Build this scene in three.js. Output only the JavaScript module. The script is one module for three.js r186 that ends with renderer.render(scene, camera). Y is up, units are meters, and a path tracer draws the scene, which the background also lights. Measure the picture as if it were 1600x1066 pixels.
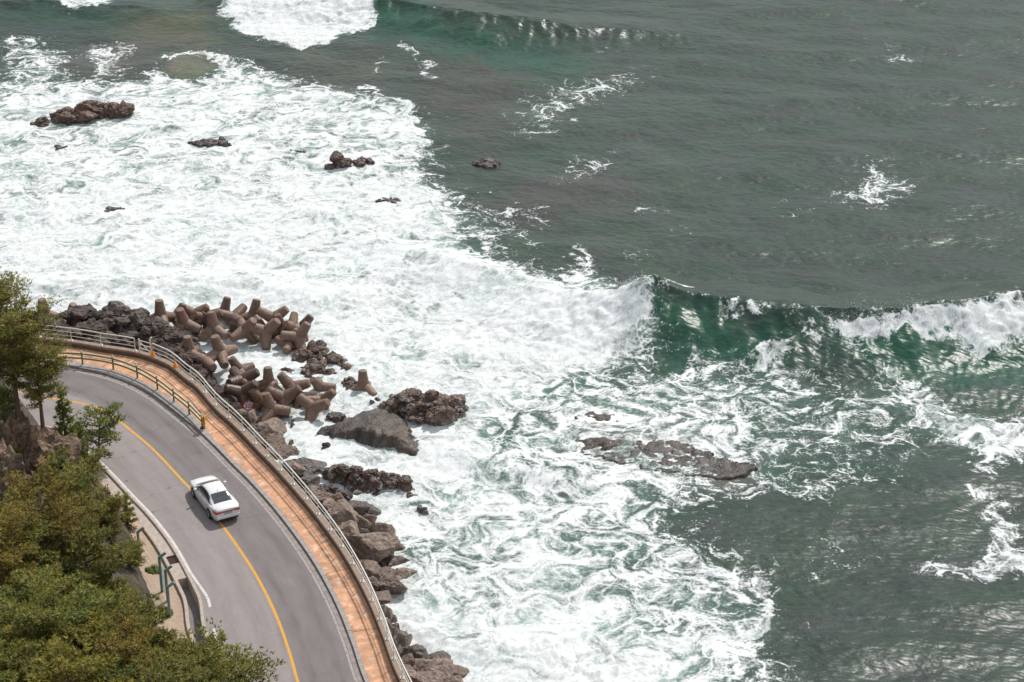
import * as THREE from 'three';
import { mergeGeometries, mergeVertices, toCreasedNormals } from 'three/addons/utils/BufferGeometryUtils.js';
import { RoundedBoxGeometry } from 'three/addons/geometries/RoundedBoxGeometry.js';
import { TextGeometry } from 'three/addons/geometries/TextGeometry.js';
import { FontLoader } from 'three/addons/loaders/FontLoader.js';
import { createNoise2D, createNoise3D } from 'simplex-noise';

// ---------------------------------------------------------------- camera, sky, sun, exposure
const ROAD = 4.5, EYE = 76, PITCH = 27 * Math.PI / 180, FOV = 18;
const scene = new THREE.Scene();
const camera = new THREE.PerspectiveCamera(FOV, 1600 / 1066, 1, 6000);
camera.position.set(0, EYE, 0);
camera.rotation.x = -PITCH;
camera.updateMatrixWorld(true);
const renderer = new THREE.WebGLRenderer({ antialias: true });
renderer.toneMapping = THREE.LinearToneMapping;
renderer.toneMappingExposure = 1.34;
renderer.shadowMap.enabled = true;

function mulberry(a) { return () => { a = (a + 0x6d2b79f5) | 0; let t = Math.imul(a ^ (a >>> 15), 1 | a); t = (t + Math.imul(t ^ (t >>> 7), 61 | t)) ^ t; return ((t ^ (t >>> 14)) >>> 0) / 4294967296; }; }
const n2 = createNoise2D(mulberry(11)), n2b = createNoise2D(mulberry(23)), n3 = createNoise3D(mulberry(37));
const clamp = (x, a = 0, b = 1) => Math.min(b, Math.max(a, x)), lerp = (a, b, t) => a + (b - a) * t;
const sstep = (a, b, x) => { const t = clamp((x - a) / (b - a)); return t * t * (3 - 2 * t); };
const fbm = (x, y, o = 4, g = 0.5) => { let s = 0, a = 1, t = 0; for (let i = 0; i < o; i++) { s += a * n2(x, y); t += a; a *= g; x = x * 2.03 + 17.1; y = y * 2.03 - 9.7; } return s / t; };
const fbm3 = (x, y, z, o = 4) => { let s = 0, a = 1, t = 0; for (let i = 0; i < o; i++) { s += a * n3(x, y, z); t += a; a *= 0.5; x = x * 2.03 + 7.1; y = y * 2.03 - 3.7; z = z * 2.03 + 1.3; } return s / t; };
const ridged = (x, y, o = 4) => { let s = 0, a = 1, t = 0; for (let i = 0; i < o; i++) { s += a * (1 - Math.abs(n2(x, y))); t += a; a *= 0.5; x = x * 2.03 + 5.3; y = y * 2.03 + 8.1; } return s / t; };

const sunDir = new THREE.Vector3(0.42, 1.0, -0.72).normalize();
{
  // bright spring sky with thin broken cloud, even all the way round
  const W = 1024, H = 512, data = new Float32Array(W * H * 4);
  for (let j = 0; j < H; j++) for (let i = 0; i < W; i++) {
    const up = ((j + 0.5) / H - 0.5) * Math.PI, az = ((i + 0.5) / W - 0.5) * 2 * Math.PI;
    const y = Math.sin(up), x = Math.cos(az) * Math.cos(up), z = Math.sin(az) * Math.cos(up);
    const h = clamp(y), k = 1 / (0.25 + h);
    const c = sstep(-0.3, 0.45, fbm3(x * k * 1.3, 2.0, z * k * 1.3, 5)) * 0.85;
    const haze = Math.pow(1 - h, 4);
    const r = lerp(0.34, 0.7, haze), g = lerp(0.405, 0.71, haze), b = lerp(0.5, 0.72, haze);
    const o = (j * W + i) * 4, cl = 0.78;
    data[o] = lerp(r, cl, c); data[o + 1] = lerp(g, cl, c); data[o + 2] = lerp(b, cl, c); data[o + 3] = 1;
    if (y < 0) { data[o] = 0.3; data[o + 1] = 0.32; data[o + 2] = 0.33; }
  }
  const sky = new THREE.DataTexture(data, W, H, THREE.RGBAFormat, THREE.FloatType);
  sky.mapping = THREE.EquirectangularReflectionMapping; sky.magFilter = THREE.LinearFilter; sky.needsUpdate = true;
  scene.background = sky; scene.environment = sky;
  scene.environmentIntensity = 0.85; scene.backgroundIntensity = 0.85;
}
const sun = new THREE.DirectionalLight(new THREE.Color(1.0, 0.96, 0.9), 2.9);
sun.name = 'sun';
sun.position.set(-10, 0, -140).addScaledVector(sunDir, 250); sun.target.position.set(-10, 0, -140);
sun.castShadow = true; sun.shadow.radius = 6; sun.shadow.mapSize.set(4096, 4096);
Object.assign(sun.shadow.camera, { left: -90, right: 90, top: 110, bottom: -110, near: 10, far: 600 });
scene.add(sun, sun.target);

// ---------------------------------------------------------------- helpers
const V3 = (x, y, z) => new THREE.Vector3(x, y, z);
// where the line of sight through a point of the survey picture (1600 x 1066) meets the level y
const FOCAL = 533 / Math.tan(FOV * Math.PI / 360), CP = Math.cos(PITCH), SP = Math.sin(PITCH);
function ray(px, py) { const u = (px - 800) / FOCAL, v = (533 - py) / FOCAL; return V3(u, v * CP - SP, -v * SP - CP); }
function at(px, py, y = 0) { const d = ray(px, py), t = (y - EYE) / d.y; return V3(d.x * t, y, d.z * t); }
function cast(px, py, height, from = 70) {                  // first point where that line goes below height(x, z)
  const d = ray(px, py).normalize(); let t = from, a;
  for (; t < 320; t += 0.25) { if (EYE + d.y * t < height(d.x * t, d.z * t)) { a = t - 0.25; for (let i = 0; i < 8; i++) { const m = (a + t) / 2; if (EYE + d.y * m < height(d.x * m, d.z * m)) t = m; else a = m; } break; } }
  return V3(d.x * t, height(d.x * t, d.z * t), d.z * t);
}
const used = {};
function numbered(name) { const n = used[name] = (used[name] ?? -1) + 1; return n ? name + '_' + String(n).padStart(3, '0') : name; }
function mark(o, label, category, group, kind) {
  if (label) o.userData.label = label; if (category) o.userData.category = category;
  if (group) o.userData.group = group; if (kind) o.userData.kind = kind; return o;
}
function mesh(name, geo, mat, parent = scene) {
  const m = new THREE.Mesh(geo, mat); m.name = parent === scene ? numbered(name) : name;
  m.castShadow = m.receiveShadow = true; parent.add(m); return m;
}
function thing(name, label, category, group, pos) {
  const g = new THREE.Group(); g.name = numbered(name); mark(g, label, category, group);
  if (pos) g.position.copy(pos); scene.add(g); return g;
}
const structure = (name, geo, mat, label, category) => mark(mesh(name, geo, mat), label, category, null, 'structure');
const lin = (r, g, b) => new THREE.Color().setRGB(r, g, b);
const std = (o) => new THREE.MeshStandardMaterial(o);
const join = (list) => mergeGeometries(list.map((g) => { const k = g.index ? g.toNonIndexed() : g; for (const n of Object.keys(k.attributes)) if (!['position', 'normal', 'uv'].includes(n)) k.deleteAttribute(n); return k; }));
function box(w, h, d, x = 0, y = 0, z = 0, r = 0) { const g = r ? new RoundedBoxGeometry(w, h, d, 2, r) : new THREE.BoxGeometry(w, h, d); return g.translate(x, y, z); }
function tube(points, radius, seg = 8, steps) {
  const c = points.length === 2 ? new THREE.LineCurve3(points[0], points[1]) : new THREE.CatmullRomCurve3(points);
  return new THREE.TubeGeometry(c, steps ?? (points.length === 2 ? 1 : points.length * 4), radius, seg);
}
function cyl(a, b, ra, rb = ra, seg = 10) {
  const d = b.clone().sub(a), g = new THREE.CylinderGeometry(rb, ra, d.length(), seg);
  g.applyQuaternion(new THREE.Quaternion().setFromUnitVectors(V3(0, 1, 0), d.normalize()));
  return g.translate((a.x + b.x) / 2, (a.y + b.y) / 2, (a.z + b.z) / 2);
}
function tex(w, h, fill, { srgb = true, wrap = THREE.RepeatWrapping, rx = 1, ry = 1 } = {}) {
  const data = new Uint8Array(w * h * 4), c = [0, 0, 0, 255];
  for (let j = 0; j < h; j++) for (let i = 0; i < w; i++) { c[3] = 255; fill(i, j, c); const o = (j * w + i) * 4; for (let k = 0; k < 4; k++) data[o + k] = clamp(c[k], 0, 255); }
  const t = new THREE.DataTexture(data, w, h, THREE.RGBAFormat); t.magFilter = THREE.LinearFilter; t.minFilter = THREE.LinearMipmapLinearFilter; t.generateMipmaps = true;
  t.wrapS = t.wrapT = wrap; if (srgb) t.colorSpace = THREE.SRGBColorSpace; t.repeat.set(rx, ry); t.needsUpdate = true; return t;
}
const toS = (x) => 255 * (x <= 0.0031308 ? 12.92 * x : 1.055 * Math.pow(Math.max(x, 0), 1 / 2.4) - 0.055);
// seamless noise on an n x n tile: period p cells
function tileNoise(n, p, o, seed) {
  const a = new Float32Array(n * n);
  for (let j = 0; j < n; j++) for (let i = 0; i < n; i++) {
    const u = i / n, v = j / n; let s = 0, A = 1, T = 0, f = p;
    for (let k = 0; k < o; k++) {
      const q = (x, y) => n2(x * f + seed * 13.7 + k * 31, y * f - seed * 7.3);
      s += A * (q(u, v) * (1 - u) * (1 - v) + q(u - 1, v) * u * (1 - v) + q(u, v - 1) * (1 - u) * v + q(u - 1, v - 1) * u * v); T += A; A *= 0.55; f *= 2;
    }
    a[j * n + i] = s / T;
  }
  return a;
}
function polylineDistance(x, z, pts) {                      // [distance, side, index + t] to a list of [x, z]
  let best = 1e9, side = 1, where = 0;
  for (let i = 0; i + 1 < pts.length; i++) {
    const ax = pts[i][0], az = pts[i][1], bx = pts[i + 1][0] - ax, bz = pts[i + 1][1] - az;
    const t = clamp(((x - ax) * bx + (z - az) * bz) / (bx * bx + bz * bz)), dx = x - ax - bx * t, dz = z - az - bz * t, d = dx * dx + dz * dz;
    if (d < best) { best = d; where = i + t; side = bx * (z - az) - bz * (x - ax) > 0 ? 1 : -1; }
  }
  return [Math.sqrt(best), side, where];
}
function inside(x, z, poly) { let c = false; for (let i = 0, j = poly.length - 1; i < poly.length; j = i++) { const [xi, zi] = poly[i], [xj, zj] = poly[j]; if ((zi > z) !== (zj > z) && x < ((xj - xi) * (z - zi)) / (zj - zi) + xi) c = !c; } return c; }
function boxUV(g, s = 1) {                                  // uv in metres from the dominant axis
  const p = g.attributes.position, n = g.attributes.normal, uv = new Float32Array(p.count * 2);
  for (let i = 0; i < p.count; i++) {
    const x = Math.abs(n.getX(i)), y = Math.abs(n.getY(i)), z = Math.abs(n.getZ(i));
    const [a, b] = y >= x && y >= z ? [p.getX(i), p.getZ(i)] : x > z ? [p.getZ(i), p.getY(i)] : [p.getX(i), p.getY(i)];
    uv[i * 2] = a * s; uv[i * 2 + 1] = b * s;
  }
  g.setAttribute('uv', new THREE.BufferAttribute(uv, 2)); return g;
}

// ---------------------------------------------------------------- the line of the coast road, in metres
// the outer white line is the measure of everything along the road; offsets grow inland
const outerLine = [[-58, -138.4], [-50, -138.6], [-42, -138.2], [-36, -137.2], [-33.2, -136.4], [-31.1, -135.6], [-29.5, -134.9], [-28.0, -134.0], [-26.4, -132.7], [-24.8, -131.0], [-23.2, -128.9], [-21.6, -126.75], [-20.2, -124.6], [-18.75, -122.2], [-17.25, -119.8], [-15.4, -116.5], [-13.65, -113.0], [-12.2, -109.75], [-10.7, -105.7], [-9.6, -102.0], [-8.65, -98.4], [-6.9, -93.6], [-4.0, -88.6], [0.2, -84.2], [6, -81]];
const master = new THREE.CatmullRomCurve3(outerLine.map(([x, z]) => V3(x, ROAD, z)), false, 'centripetal');
const MN = 420, mPts = master.getSpacedPoints(MN), mLen = master.getLength();
const mXZ = mPts.map((p) => [p.x, p.z]);
const mNor = mPts.map((p, i) => { const a = mPts[Math.max(0, i - 1)], b = mPts[Math.min(MN, i + 1)], t = b.clone().sub(a).normalize(); return V3(-t.z, 0, t.x).multiplyScalar(1); });
{ // smooth the normals so that offset edges run clean
  for (let k = 0; k < 3; k++) { const c = mNor.map((n) => n.clone()); for (let i = 1; i < MN; i++) mNor[i].copy(c[i - 1]).add(c[i]).add(c[i + 1]).normalize(); }
}
// arc position (0..MN) of the master point next to a given z on the seaward stretch
function onRoad(x, z) { const [d, s, w] = polylineDistance(x, z, mXZ); return { off: d * s, w }; }
const table = (list) => (w) => { for (let i = 1; i < list.length; i++) if (w <= list[i][0]) { const [a, p] = list[i - 1], [b, q] = list[i]; return lerp(p, q, sstep(a, b, Math.max(w, a))); } return list[list.length - 1][1]; };
const W = (x, z) => onRoad(x, z).w;
const wA = W(-31.1, -135.6), wB = W(-28, -134), wC = W(-24.8, -131), wD = W(-21.6, -126.7), wE = W(-15.4, -116.5), wF = W(-10.7, -105.7), wG = W(-8.65, -98.4);
const offYellow = table([[0, 4.2], [wA, 4.1], [wC, 3.2], [MN, 3.15]]);
const offKerb = table([[0, 7.8], [wB, 7.5], [wC, 7.0], [wE, 6.7], [W(-12.2, -109.75), 6.9], [wF, 7.35], [MN, 7.6]]);
const offWall = table([[0, -2.6], [W(-36, -137.2), -2.7], [wA, -3.0], [wB, -3.45], [W(-27, -133.3), -3.45], [W(-25, -131.2), -3.0], [wD, -2.36], [wE, -2.15], [MN, -2.1]]);
function edge(off, y = ROAD, w0 = 0, w1 = MN) {
  const ws = [w0]; for (let i = Math.ceil(w0 + 0.05); i < w1 - 0.05; i++) ws.push(i); if (w1 > w0) ws.push(w1);
  return ws.map((w) => { const o = typeof off === 'function' ? off(w) : off, i = Math.min(MN - 1, Math.floor(w)), t = w - i, p = mPts[i], q = mPts[i + 1], m = mNor[i], n = mNor[i + 1]; return V3(lerp(p.x, q.x, t) + lerp(m.x, n.x, t) * o, y, lerp(p.z, q.z, t) + lerp(m.z, n.z, t) * o); });
}
// a sheet between two edges; uv in metres (across, along)
function ribbon(a, b, cols = 1) {
  const pos = [], uv = [], idx = []; let s = 0;
  for (let i = 0; i < a.length; i++) {
    if (i) s += (a[i].distanceTo(a[i - 1]) + b[i].distanceTo(b[i - 1])) / 2;
    const wd = a[i].distanceTo(b[i]);
    for (let c = 0; c <= cols; c++) { const t = c / cols; pos.push(lerp(a[i].x, b[i].x, t), lerp(a[i].y, b[i].y, t), lerp(a[i].z, b[i].z, t)); uv.push(wd * t, s); }
    if (i) for (let c = 0; c < cols; c++) { const k = (cols + 1) * i + c, p = k - cols - 1; idx.push(p, p + 1, k, p + 1, k + 1, k); }
  }
  const g = new THREE.BufferGeometry(); g.setAttribute('position', new THREE.Float32BufferAttribute(pos, 3)); g.setAttribute('uv', new THREE.Float32BufferAttribute(uv, 2)); g.setIndex(idx); g.computeVertexNormals(); return g;
}
// a solid bar with a rectangular section that follows the road: offsets o0..o1, heights y0..y1, edges eased
function bar(o0, o1, y0, y1, w0, w1, ease = 0.02, closed = true) {
  const f = (o, e) => (typeof o === 'function' ? (w) => o(w) + e : o + e);
  const rings = [[f(o0, 0), y0], [f(o0, 0), y1 - ease], [f(o0, ease), y1], [f(o1, -ease), y1], [f(o1, 0), y1 - ease], [f(o1, 0), y0]].map(([o, y]) => edge(o, y, w0, w1));
  const parts = []; for (let i = 0; i + 1 < rings.length; i++) parts.push(ribbon(rings[i], rings[i + 1]));
  if (closed) for (const e of [0, rings[0].length - 1]) {
    const q = rings.map((r) => r[e]), g = new THREE.BufferGeometry(), idx = [];
    g.setAttribute('position', new THREE.Float32BufferAttribute(q.flatMap((v) => [v.x, v.y, v.z]), 3)); g.setAttribute('uv', new THREE.Float32BufferAttribute(q.flatMap((v, i) => [i * 0.1, 0]), 2));
    for (let i = 1; i + 1 < q.length; i++) idx.push(0, i, i + 1); g.setIndex(idx); g.computeVertexNormals(); parts.push(g);
  }
  return join(parts);
}
// ---------------------------------------------------------------- ground heights
const toe = table([[0, 1.5], [wA, 1.3], [W(-21.6, -126.7), 1.1], [W(-18.7, -122.2), 1.1], [W(-15.4, -116.5), 1.9], [W(-13.65, -113), 2.5], [wF, 2.5], [wG, 1.2], [W(-6.9, -93.6), 0.5], [MN, 0.4]]);
function hill(x, z) {
  const { off, w } = onRoad(x, z), d = off - offKerb(w) - toe(w);
  if (d < 0) return ROAD - 0.12 + Math.max(-0.6, d) * 0.4;
  const rough = 0.9 * fbm(x * 0.16, z * 0.16, 4) + 0.35 * ridged(x * 0.5, z * 0.5, 3);
  const steep = lerp(3.2, 3.0, sstep(-112, -124, z)) * (1 + 0.2 * n2(x * 0.1, z * 0.1));
  return ROAD - 0.12 + steep * (1 - Math.exp(-d / 1.7)) + 0.42 * Math.min(d, 30) + 1.2 * sstep(-111, -121, z) * Math.max(0, Math.min(d, 16) - 2.5) + rough * sstep(0, 2.5, d);
}
const RUB = 5.2;                                            // reach of the rubble slope in front of the sea wall
function shore(x, z) {
  const { off, w } = onRoad(x, z), d = offWall(w) - 0.42 - off;
  if (d < 0) return ROAD + 0.6;
  return Math.max(-1.4, 2.9 - 0.72 * d + 0.35 * fbm(x * 0.4, z * 0.4, 3));
}

// ---------------------------------------------------------------- road
const roadTex = (() => {
  const w = 512, h = 2048, width = 9, stains = [[330, 768, 0.5], [240, 800, 0.32], [188, 715, 0.28], [208, 706, 0.3], [197, 752, 0.22], [262, 763, 0.2], [300, 793, 0.25]].map(([px, py, r]) => { const p = at(px, py, ROAD), q = onRoad(p.x, p.z); return [q.off, q.w / MN * mLen, r]; });
  const g = mulberry(5);
  return tex(w, h, (i, j, c) => {
    const o = (i + 0.5) / w * width - 0.6, s = (j + 0.5) / h * mLen;
    const outer = sstep(3.45, 2.95, o + 0.15 * n2(s * 0.15, 3));
    let v = 0.238 - 0.07 * outer;
    v += 0.022 * fbm(o * 0.5, s * 0.09, 4) + 0.018 * fbm(o * 1.7 + 9, s * 0.35, 4);
    for (const t of [0.75, 2.35]) v -= 0.03 * Math.exp(-(((o - t + 0.12 * n2(s * 0.1, t)) / 0.32) ** 2)) * (0.7 + 0.5 * n2(s * 0.22, o));
    for (const t of [4.3, 5.8]) v -= 0.014 * Math.exp(-(((o - t) / 0.35) ** 2));
    v -= 0.014 * sstep(0.35, 0.8, fbm(o * 0.25 + 40, s * 1.3, 3));
    for (const [a, b, r] of stains) { const d = Math.hypot((o - a) * 1.0, (s - b) * 1.7) / r; v -= 0.075 * sstep(1, 0.3, d + 0.75 * n2(o * 4, s * 4)); }
    const crack = Math.abs(s - 21.5 - 0.3 * o + 0.12 * n2(o * 1.3, 4)); if (crack < 0.03) v -= 0.03;
    for (const [s0, tilt] of [[30.2, -0.2], [38.4, 0.15], [46.1, 0.1], [52.7, -0.15]]) { const q = Math.abs(s - s0 - tilt * o + 0.25 * n2(o * 0.9, s0)); if (q < 0.025 + 0.012 * n2(o * 3, s0)) v -= 0.05; }
    if (o > 0.5 && o < 1.9 && s > 41 && s < 43.4) v *= 0.9;
    const crk = Math.abs(o - 3.42 + 0.06 * n2(s * 0.8, 9)); if (crk < 0.02) v -= 0.03;
    const grain = (g() - 0.5) * 0.06 + (g() > 0.985 ? 0.05 : 0); v = Math.max(0.02, v + v * grain * 3.2);
    c[0] = toS(v * 1.11); c[1] = toS(v * 0.968); c[2] = toS(v * 0.94);
  }, { wrap: THREE.ClampToEdgeWrapping });
})();
const asphalt = std({ map: roadTex, roughness: 0.92 });
{
  const cols = 8, a = edge(-0.1), b = edge((w) => offKerb(w)), g = ribbon(a, b, cols), uv = g.attributes.uv;
  for (let i = 0; i <= MN; i++) for (let c = 0; c <= cols; c++) uv.setXY(i * (cols + 1) + c, (lerp(-0.1, offKerb(i), c / cols) + 0.6) / 9, i / MN);
  structure('road', g, asphalt, 'grey asphalt two-lane road curving along the shore', 'road');
}
// paint that has worn thin in flecks
const worn = (r, g, b, seed, loss) => { const a = tileNoise(256, 8, 5, seed), k = mulberry(seed); return tex(256, 256, (i, j, c) => { const t = sstep(0.25 - loss, 0.5 - loss, a[j * 256 + i]) * 0.75, n = 1 + (k() - 0.5) * 0.14; c[0] = toS(lerp(r, 0.17, t) * n); c[1] = toS(lerp(g, 0.16, t) * n); c[2] = toS(lerp(b, 0.155, t) * n); }, { rx: 0.5, ry: 0.35 }); };
const yellowPaint = std({ map: worn(0.62, 0.31, 0.035, 3, 0.0), roughness: 0.8 }), whitePaint = std({ map: worn(0.58, 0.55, 0.53, 4, 0.06), roughness: 0.8 }), oldPaint = std({ map: worn(0.34, 0.3, 0.285, 6, 0.16), roughness: 0.85 });
const mark1 = (n, o, w0, w1, half, m, l) => structure(n, ribbon(edge((w) => o(w) - half, ROAD + 0.005, w0, w1), edge((w) => o(w) + half, ROAD + 0.005, w0, w1)), m, l, 'road marking');
mark1('centre_line', offYellow, 0, MN, 0.085, yellowPaint, 'solid yellow centre line painted on the road');
mark1('edge_line', () => 0.02, 0, MN, 0.07, oldPaint, 'worn pale edge line beside the walkway kerb');
const wLine = W(at(307.7, 953, ROAD).x + 7.1, at(307.7, 953, ROAD).z + 2), kerbW = (px, py) => { const p = at(px, py, ROAD); return onRoad(p.x, p.z).w; };
mark1('edge_line', (w) => offKerb(w) - 0.13 - 0.3 * sstep(kerbW(292, 886), kerbW(307, 953), w), kerbW(60, 680), kerbW(307.7, 953), 0.085, whitePaint, 'white edge line along the inner kerb ending beside the ditch');
mark1('edge_line', (w) => offKerb(w) - 0.42, kerbW(314, 986), kerbW(322, 1014), 0.085, whitePaint, 'short white edge line dash next to the lowest trees');

// ---------------------------------------------------------------- concrete
const concreteTex = (r, g, b, seed, amp = 1, rep = 0.4) => {
  const n = 512, a = tileNoise(n, 3, 6, seed), s = tileNoise(n, 14, 4, seed + 1), k = mulberry(seed * 7);
  return tex(n, n, (i, j, c) => { const q = j * n + i, v = 1 + amp * (0.42 * a[q] + 0.2 * s[q]) + (k() - 0.5) * 0.16, d = sstep(0.28, 0.6, a[q] + 0.35 * s[q]) * 0.35 * amp; c[0] = toS(r * v * (1 - d)); c[1] = toS(g * v * (1 - d * 1.08)); c[2] = toS(b * v * (1 - d * 1.12)); }, { rx: rep, ry: rep });
};
const kerbMat = std({ map: concreteTex(0.31, 0.285, 0.27, 31), roughness: 0.9 });
const gutterMat = std({ map: concreteTex(0.27, 0.23, 0.21, 33, 1.2), roughness: 0.92 });
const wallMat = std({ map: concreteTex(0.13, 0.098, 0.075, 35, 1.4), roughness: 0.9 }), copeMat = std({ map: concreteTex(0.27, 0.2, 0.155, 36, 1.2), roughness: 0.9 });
const paleMat = std({ map: concreteTex(0.4, 0.34, 0.29, 37, 0.9), roughness: 0.9 });
const apronMat = std({ map: concreteTex(0.34, 0.26, 0.2, 39, 1.0), roughness: 0.9 });
const darkMat = std({ color: lin(0.03, 0.028, 0.026), roughness: 0.85 });

structure('gutter', ribbon(edge(-0.1, ROAD - 0.004), edge(-0.43, ROAD - 0.03)), gutterMat, 'pale concrete gutter strip between road and walkway kerb', 'gutter');
const offOr = table([[0, -1.1], [W(-23.2, -128.9), -1.1], [W(-20.2, -124.6), -0.68], [MN, -0.64]]);
{ // walkway kerb: a run of one-metre kerb stones
  const root = new THREE.Group(); root.name = 'walkway_kerb'; mark(root, 'grey concrete kerb between gutter and orange walkway', 'kerb', null, 'structure'); scene.add(root);
  const step = MN / mLen * 1.5; let k = 0;
  for (let w = W(-42, -138.2); w + step < MN - 1; w += step, k++) mesh('kerb_stone', bar(-0.43, (q) => offOr(q) + 0.012, ROAD - 0.2, ROAD + 0.12 + 0.012 * n2(k, 3), w, w + step - 0.1, 0.02), kerbMat, root);
  mesh('kerb_bed', bar(-0.46, (q) => offOr(q) + 0.03, ROAD - 0.3, ROAD + 0.09, W(-42, -138.2), MN - 1, 0.01), std({ color: lin(0.09, 0.08, 0.075), roughness: 1 }), root);
}
{ // stamped orange concrete in long bays
  const n = 1024, a = tileNoise(n, 3, 6, 51), b = tileNoise(n, 7, 4, 53), k = mulberry(9), M = 6;        // 6 m tile
  const bumpD = new Float32Array(n * n);
  const t = tex(n, n, (i, j, c) => {
    const q = j * n + i, u = i / n * M, v = j / n * M, row = Math.floor(v / 0.25), uu = (u + (row % 2) * 0.25) % 0.5, vv = v % 0.25;
    const joint = Math.min(uu, 0.5 - uu, vv, 0.25 - vv) < 0.013 ? 1 : 0, id = Math.sin(row * 91.7 + Math.floor((u + (row % 2) * 0.25) / 0.5) * 37.3) * 0.5;
    const s = 1 + 0.55 * a[q] + 0.3 * b[q] + (k() - 0.5) * 0.14 + 0.07 * id, fade = sstep(0.02, 0.5, b[q] - 0.35 * a[q]), dirt = sstep(0.3, 0.6, -a[q] + 0.3 * b[q]);
    let r = lerp(0.53, 0.62, fade), g = lerp(0.285, 0.43, fade), bl = lerp(0.165, 0.31, fade);
    r = lerp(r, 0.3, dirt * 0.55); g = lerp(g, 0.115, dirt * 0.55); bl = lerp(bl, 0.05, dirt * 0.55);
    const jd = joint ? 0.88 : 1; bumpD[q] = joint ? 0 : 0.7 + 0.3 * b[q];
    c[0] = toS(r * s * jd); c[1] = toS(g * s * jd); c[2] = toS(bl * s * jd);
  }, { rx: 1 / M, ry: 1 / M });
  const bt = tex(n, n, (i, j, c) => { c[0] = c[1] = c[2] = 255 * bumpD[j * n + i]; }, { srgb: false, rx: 1 / M, ry: 1 / M });
  const m = std({ map: t, bumpMap: bt, bumpScale: 0.008, roughness: 0.85 });
  const root = new THREE.Group(); root.name = 'walkway'; mark(root, 'orange stamped concrete walkway between kerb and sea wall', 'walkway', null, 'structure'); scene.add(root);
  const cuts = [W(-42, -138.2)]; const stepM = MN / mLen * 6.4; while (cuts[cuts.length - 1] + stepM < MN - 1) cuts.push(cuts[cuts.length - 1] + stepM);
  for (let i = 0; i + 1 < cuts.length; i++) { const s = mesh('paving_bay', ribbon(edge((w) => offOr(w) + 0, ROAD + 0.125, cuts[i], cuts[i + 1]), edge((w) => offWall(w) + 0.0, ROAD + 0.135, cuts[i], cuts[i + 1]), 3), m, root); const uv = s.geometry.attributes.uv; for (let q = 0; q < uv.count; q++) uv.setXY(q, uv.getX(q) + i * 1.7, uv.getY(q) + i * 2.3); }
  for (let i = 1; i + 1 < cuts.length; i++) { const A = edge((w) => offOr(w) - 0.01, ROAD + 0.13, cuts[i], cuts[i])[0], B = edge((w) => offWall(w) + 0.01, ROAD + 0.14, cuts[i], cuts[i])[0]; const d = B.clone().sub(A).normalize(), s = V3(-d.z, 0, d.x).multiplyScalar(0.016); mesh('expansion_joint', ribbon([A.clone().sub(s), B.clone().sub(s)], [A.clone().add(s), B.clone().add(s)]), std({ color: lin(0.12, 0.07, 0.045), roughness: 1 }), root); }
}
{ // sea wall with its parapet, cast in bays
  const root = new THREE.Group(); root.name = 'sea_wall'; mark(root, 'brown concrete sea wall with low parapet carrying the white railing', 'sea wall'); scene.add(root);
  const step = MN / mLen * 3.9, w1 = MN - 1;
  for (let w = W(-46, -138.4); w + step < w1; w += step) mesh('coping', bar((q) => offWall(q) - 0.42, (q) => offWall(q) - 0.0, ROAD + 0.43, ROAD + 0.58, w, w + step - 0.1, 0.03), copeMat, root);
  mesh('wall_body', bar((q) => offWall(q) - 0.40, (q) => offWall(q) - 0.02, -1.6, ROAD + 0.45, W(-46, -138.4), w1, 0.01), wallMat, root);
}
// ---------------------------------------------------------------- inland side: kerb, gutter, ditch, apron
const wK0 = kerbW(40, 672), wK1 = MN - 1, wGrate = kerbW(283, 868);
{
  const root = new THREE.Group(); root.name = 'inner_kerb'; mark(root, 'pale concrete kerb on the inland edge of the road', 'kerb', null, 'structure'); scene.add(root);
  const step = MN / mLen * 2; for (let w = wK0; w + step < wK1; w += step) mesh('kerb_stone', bar((q) => offKerb(q), (q) => offKerb(q) + 0.2, ROAD - 0.75, ROAD + 0.14, w, w + step - 0.1, 0.03), paleMat, root);
  mesh('kerb_bed', bar((q) => offKerb(q) + 0.02, (q) => offKerb(q) + 0.18, ROAD - 0.8, ROAD + 0.11, wK0, wK1, 0.01), gutterMat, root);
}
structure('gutter', ribbon(edge((w) => offKerb(w) + 0.19, ROAD + 0.0, wK0, wGrate - 1), edge((w) => offKerb(w) + 0.86, ROAD + 0.03, wK0, wGrate - 1)), paleMat, 'pale concrete gutter behind the inner kerb above the drain', 'gutter');
structure('ditch', bar((w) => offKerb(w) + 0.19, (w) => offKerb(w) + 0.9, ROAD - 0.9, ROAD - 0.62, wGrate + 2, wK1, 0.01), std({ map: concreteTex(0.19, 0.17, 0.17, 41), roughness: 0.85 }), 'grey open drain channel running between kerb and low wall', 'ditch');
structure('ditch_slab', bar((w) => offKerb(w) + 0.19, (w) => offKerb(w) + 0.86, ROAD - 0.9, ROAD + 0.02, wGrate + 3.5, wGrate + 12, 0.02), paleMat, 'pale concrete cover slab at the head of the ditch', 'slab');
{
  const g = thing('drain_grate', 'rusty drain grate in the gutter by the inner kerb', 'drain grate');
  mesh('pit', bar((w) => offKerb(w) + 0.22, (w) => offKerb(w) + 0.84, ROAD - 0.5, ROAD - 0.1, wGrate - 1, wGrate + 3.2, 0.01), darkMat, g);
  const rust = std({ color: lin(0.12, 0.07, 0.05), roughness: 0.8, metalness: 0.3 });
  for (let k = 0; k < 7; k++) { const w = wGrate - 0.8 + k * 0.6; const A = edge((q) => offKerb(q) + 0.22, ROAD + 0.03, w, w)[0], B = edge((q) => offKerb(q) + 0.84, ROAD + 0.03, w, w)[0]; mesh('bar', cyl(A, B, 0.022, 0.022, 6), rust, g); }
}
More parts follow.
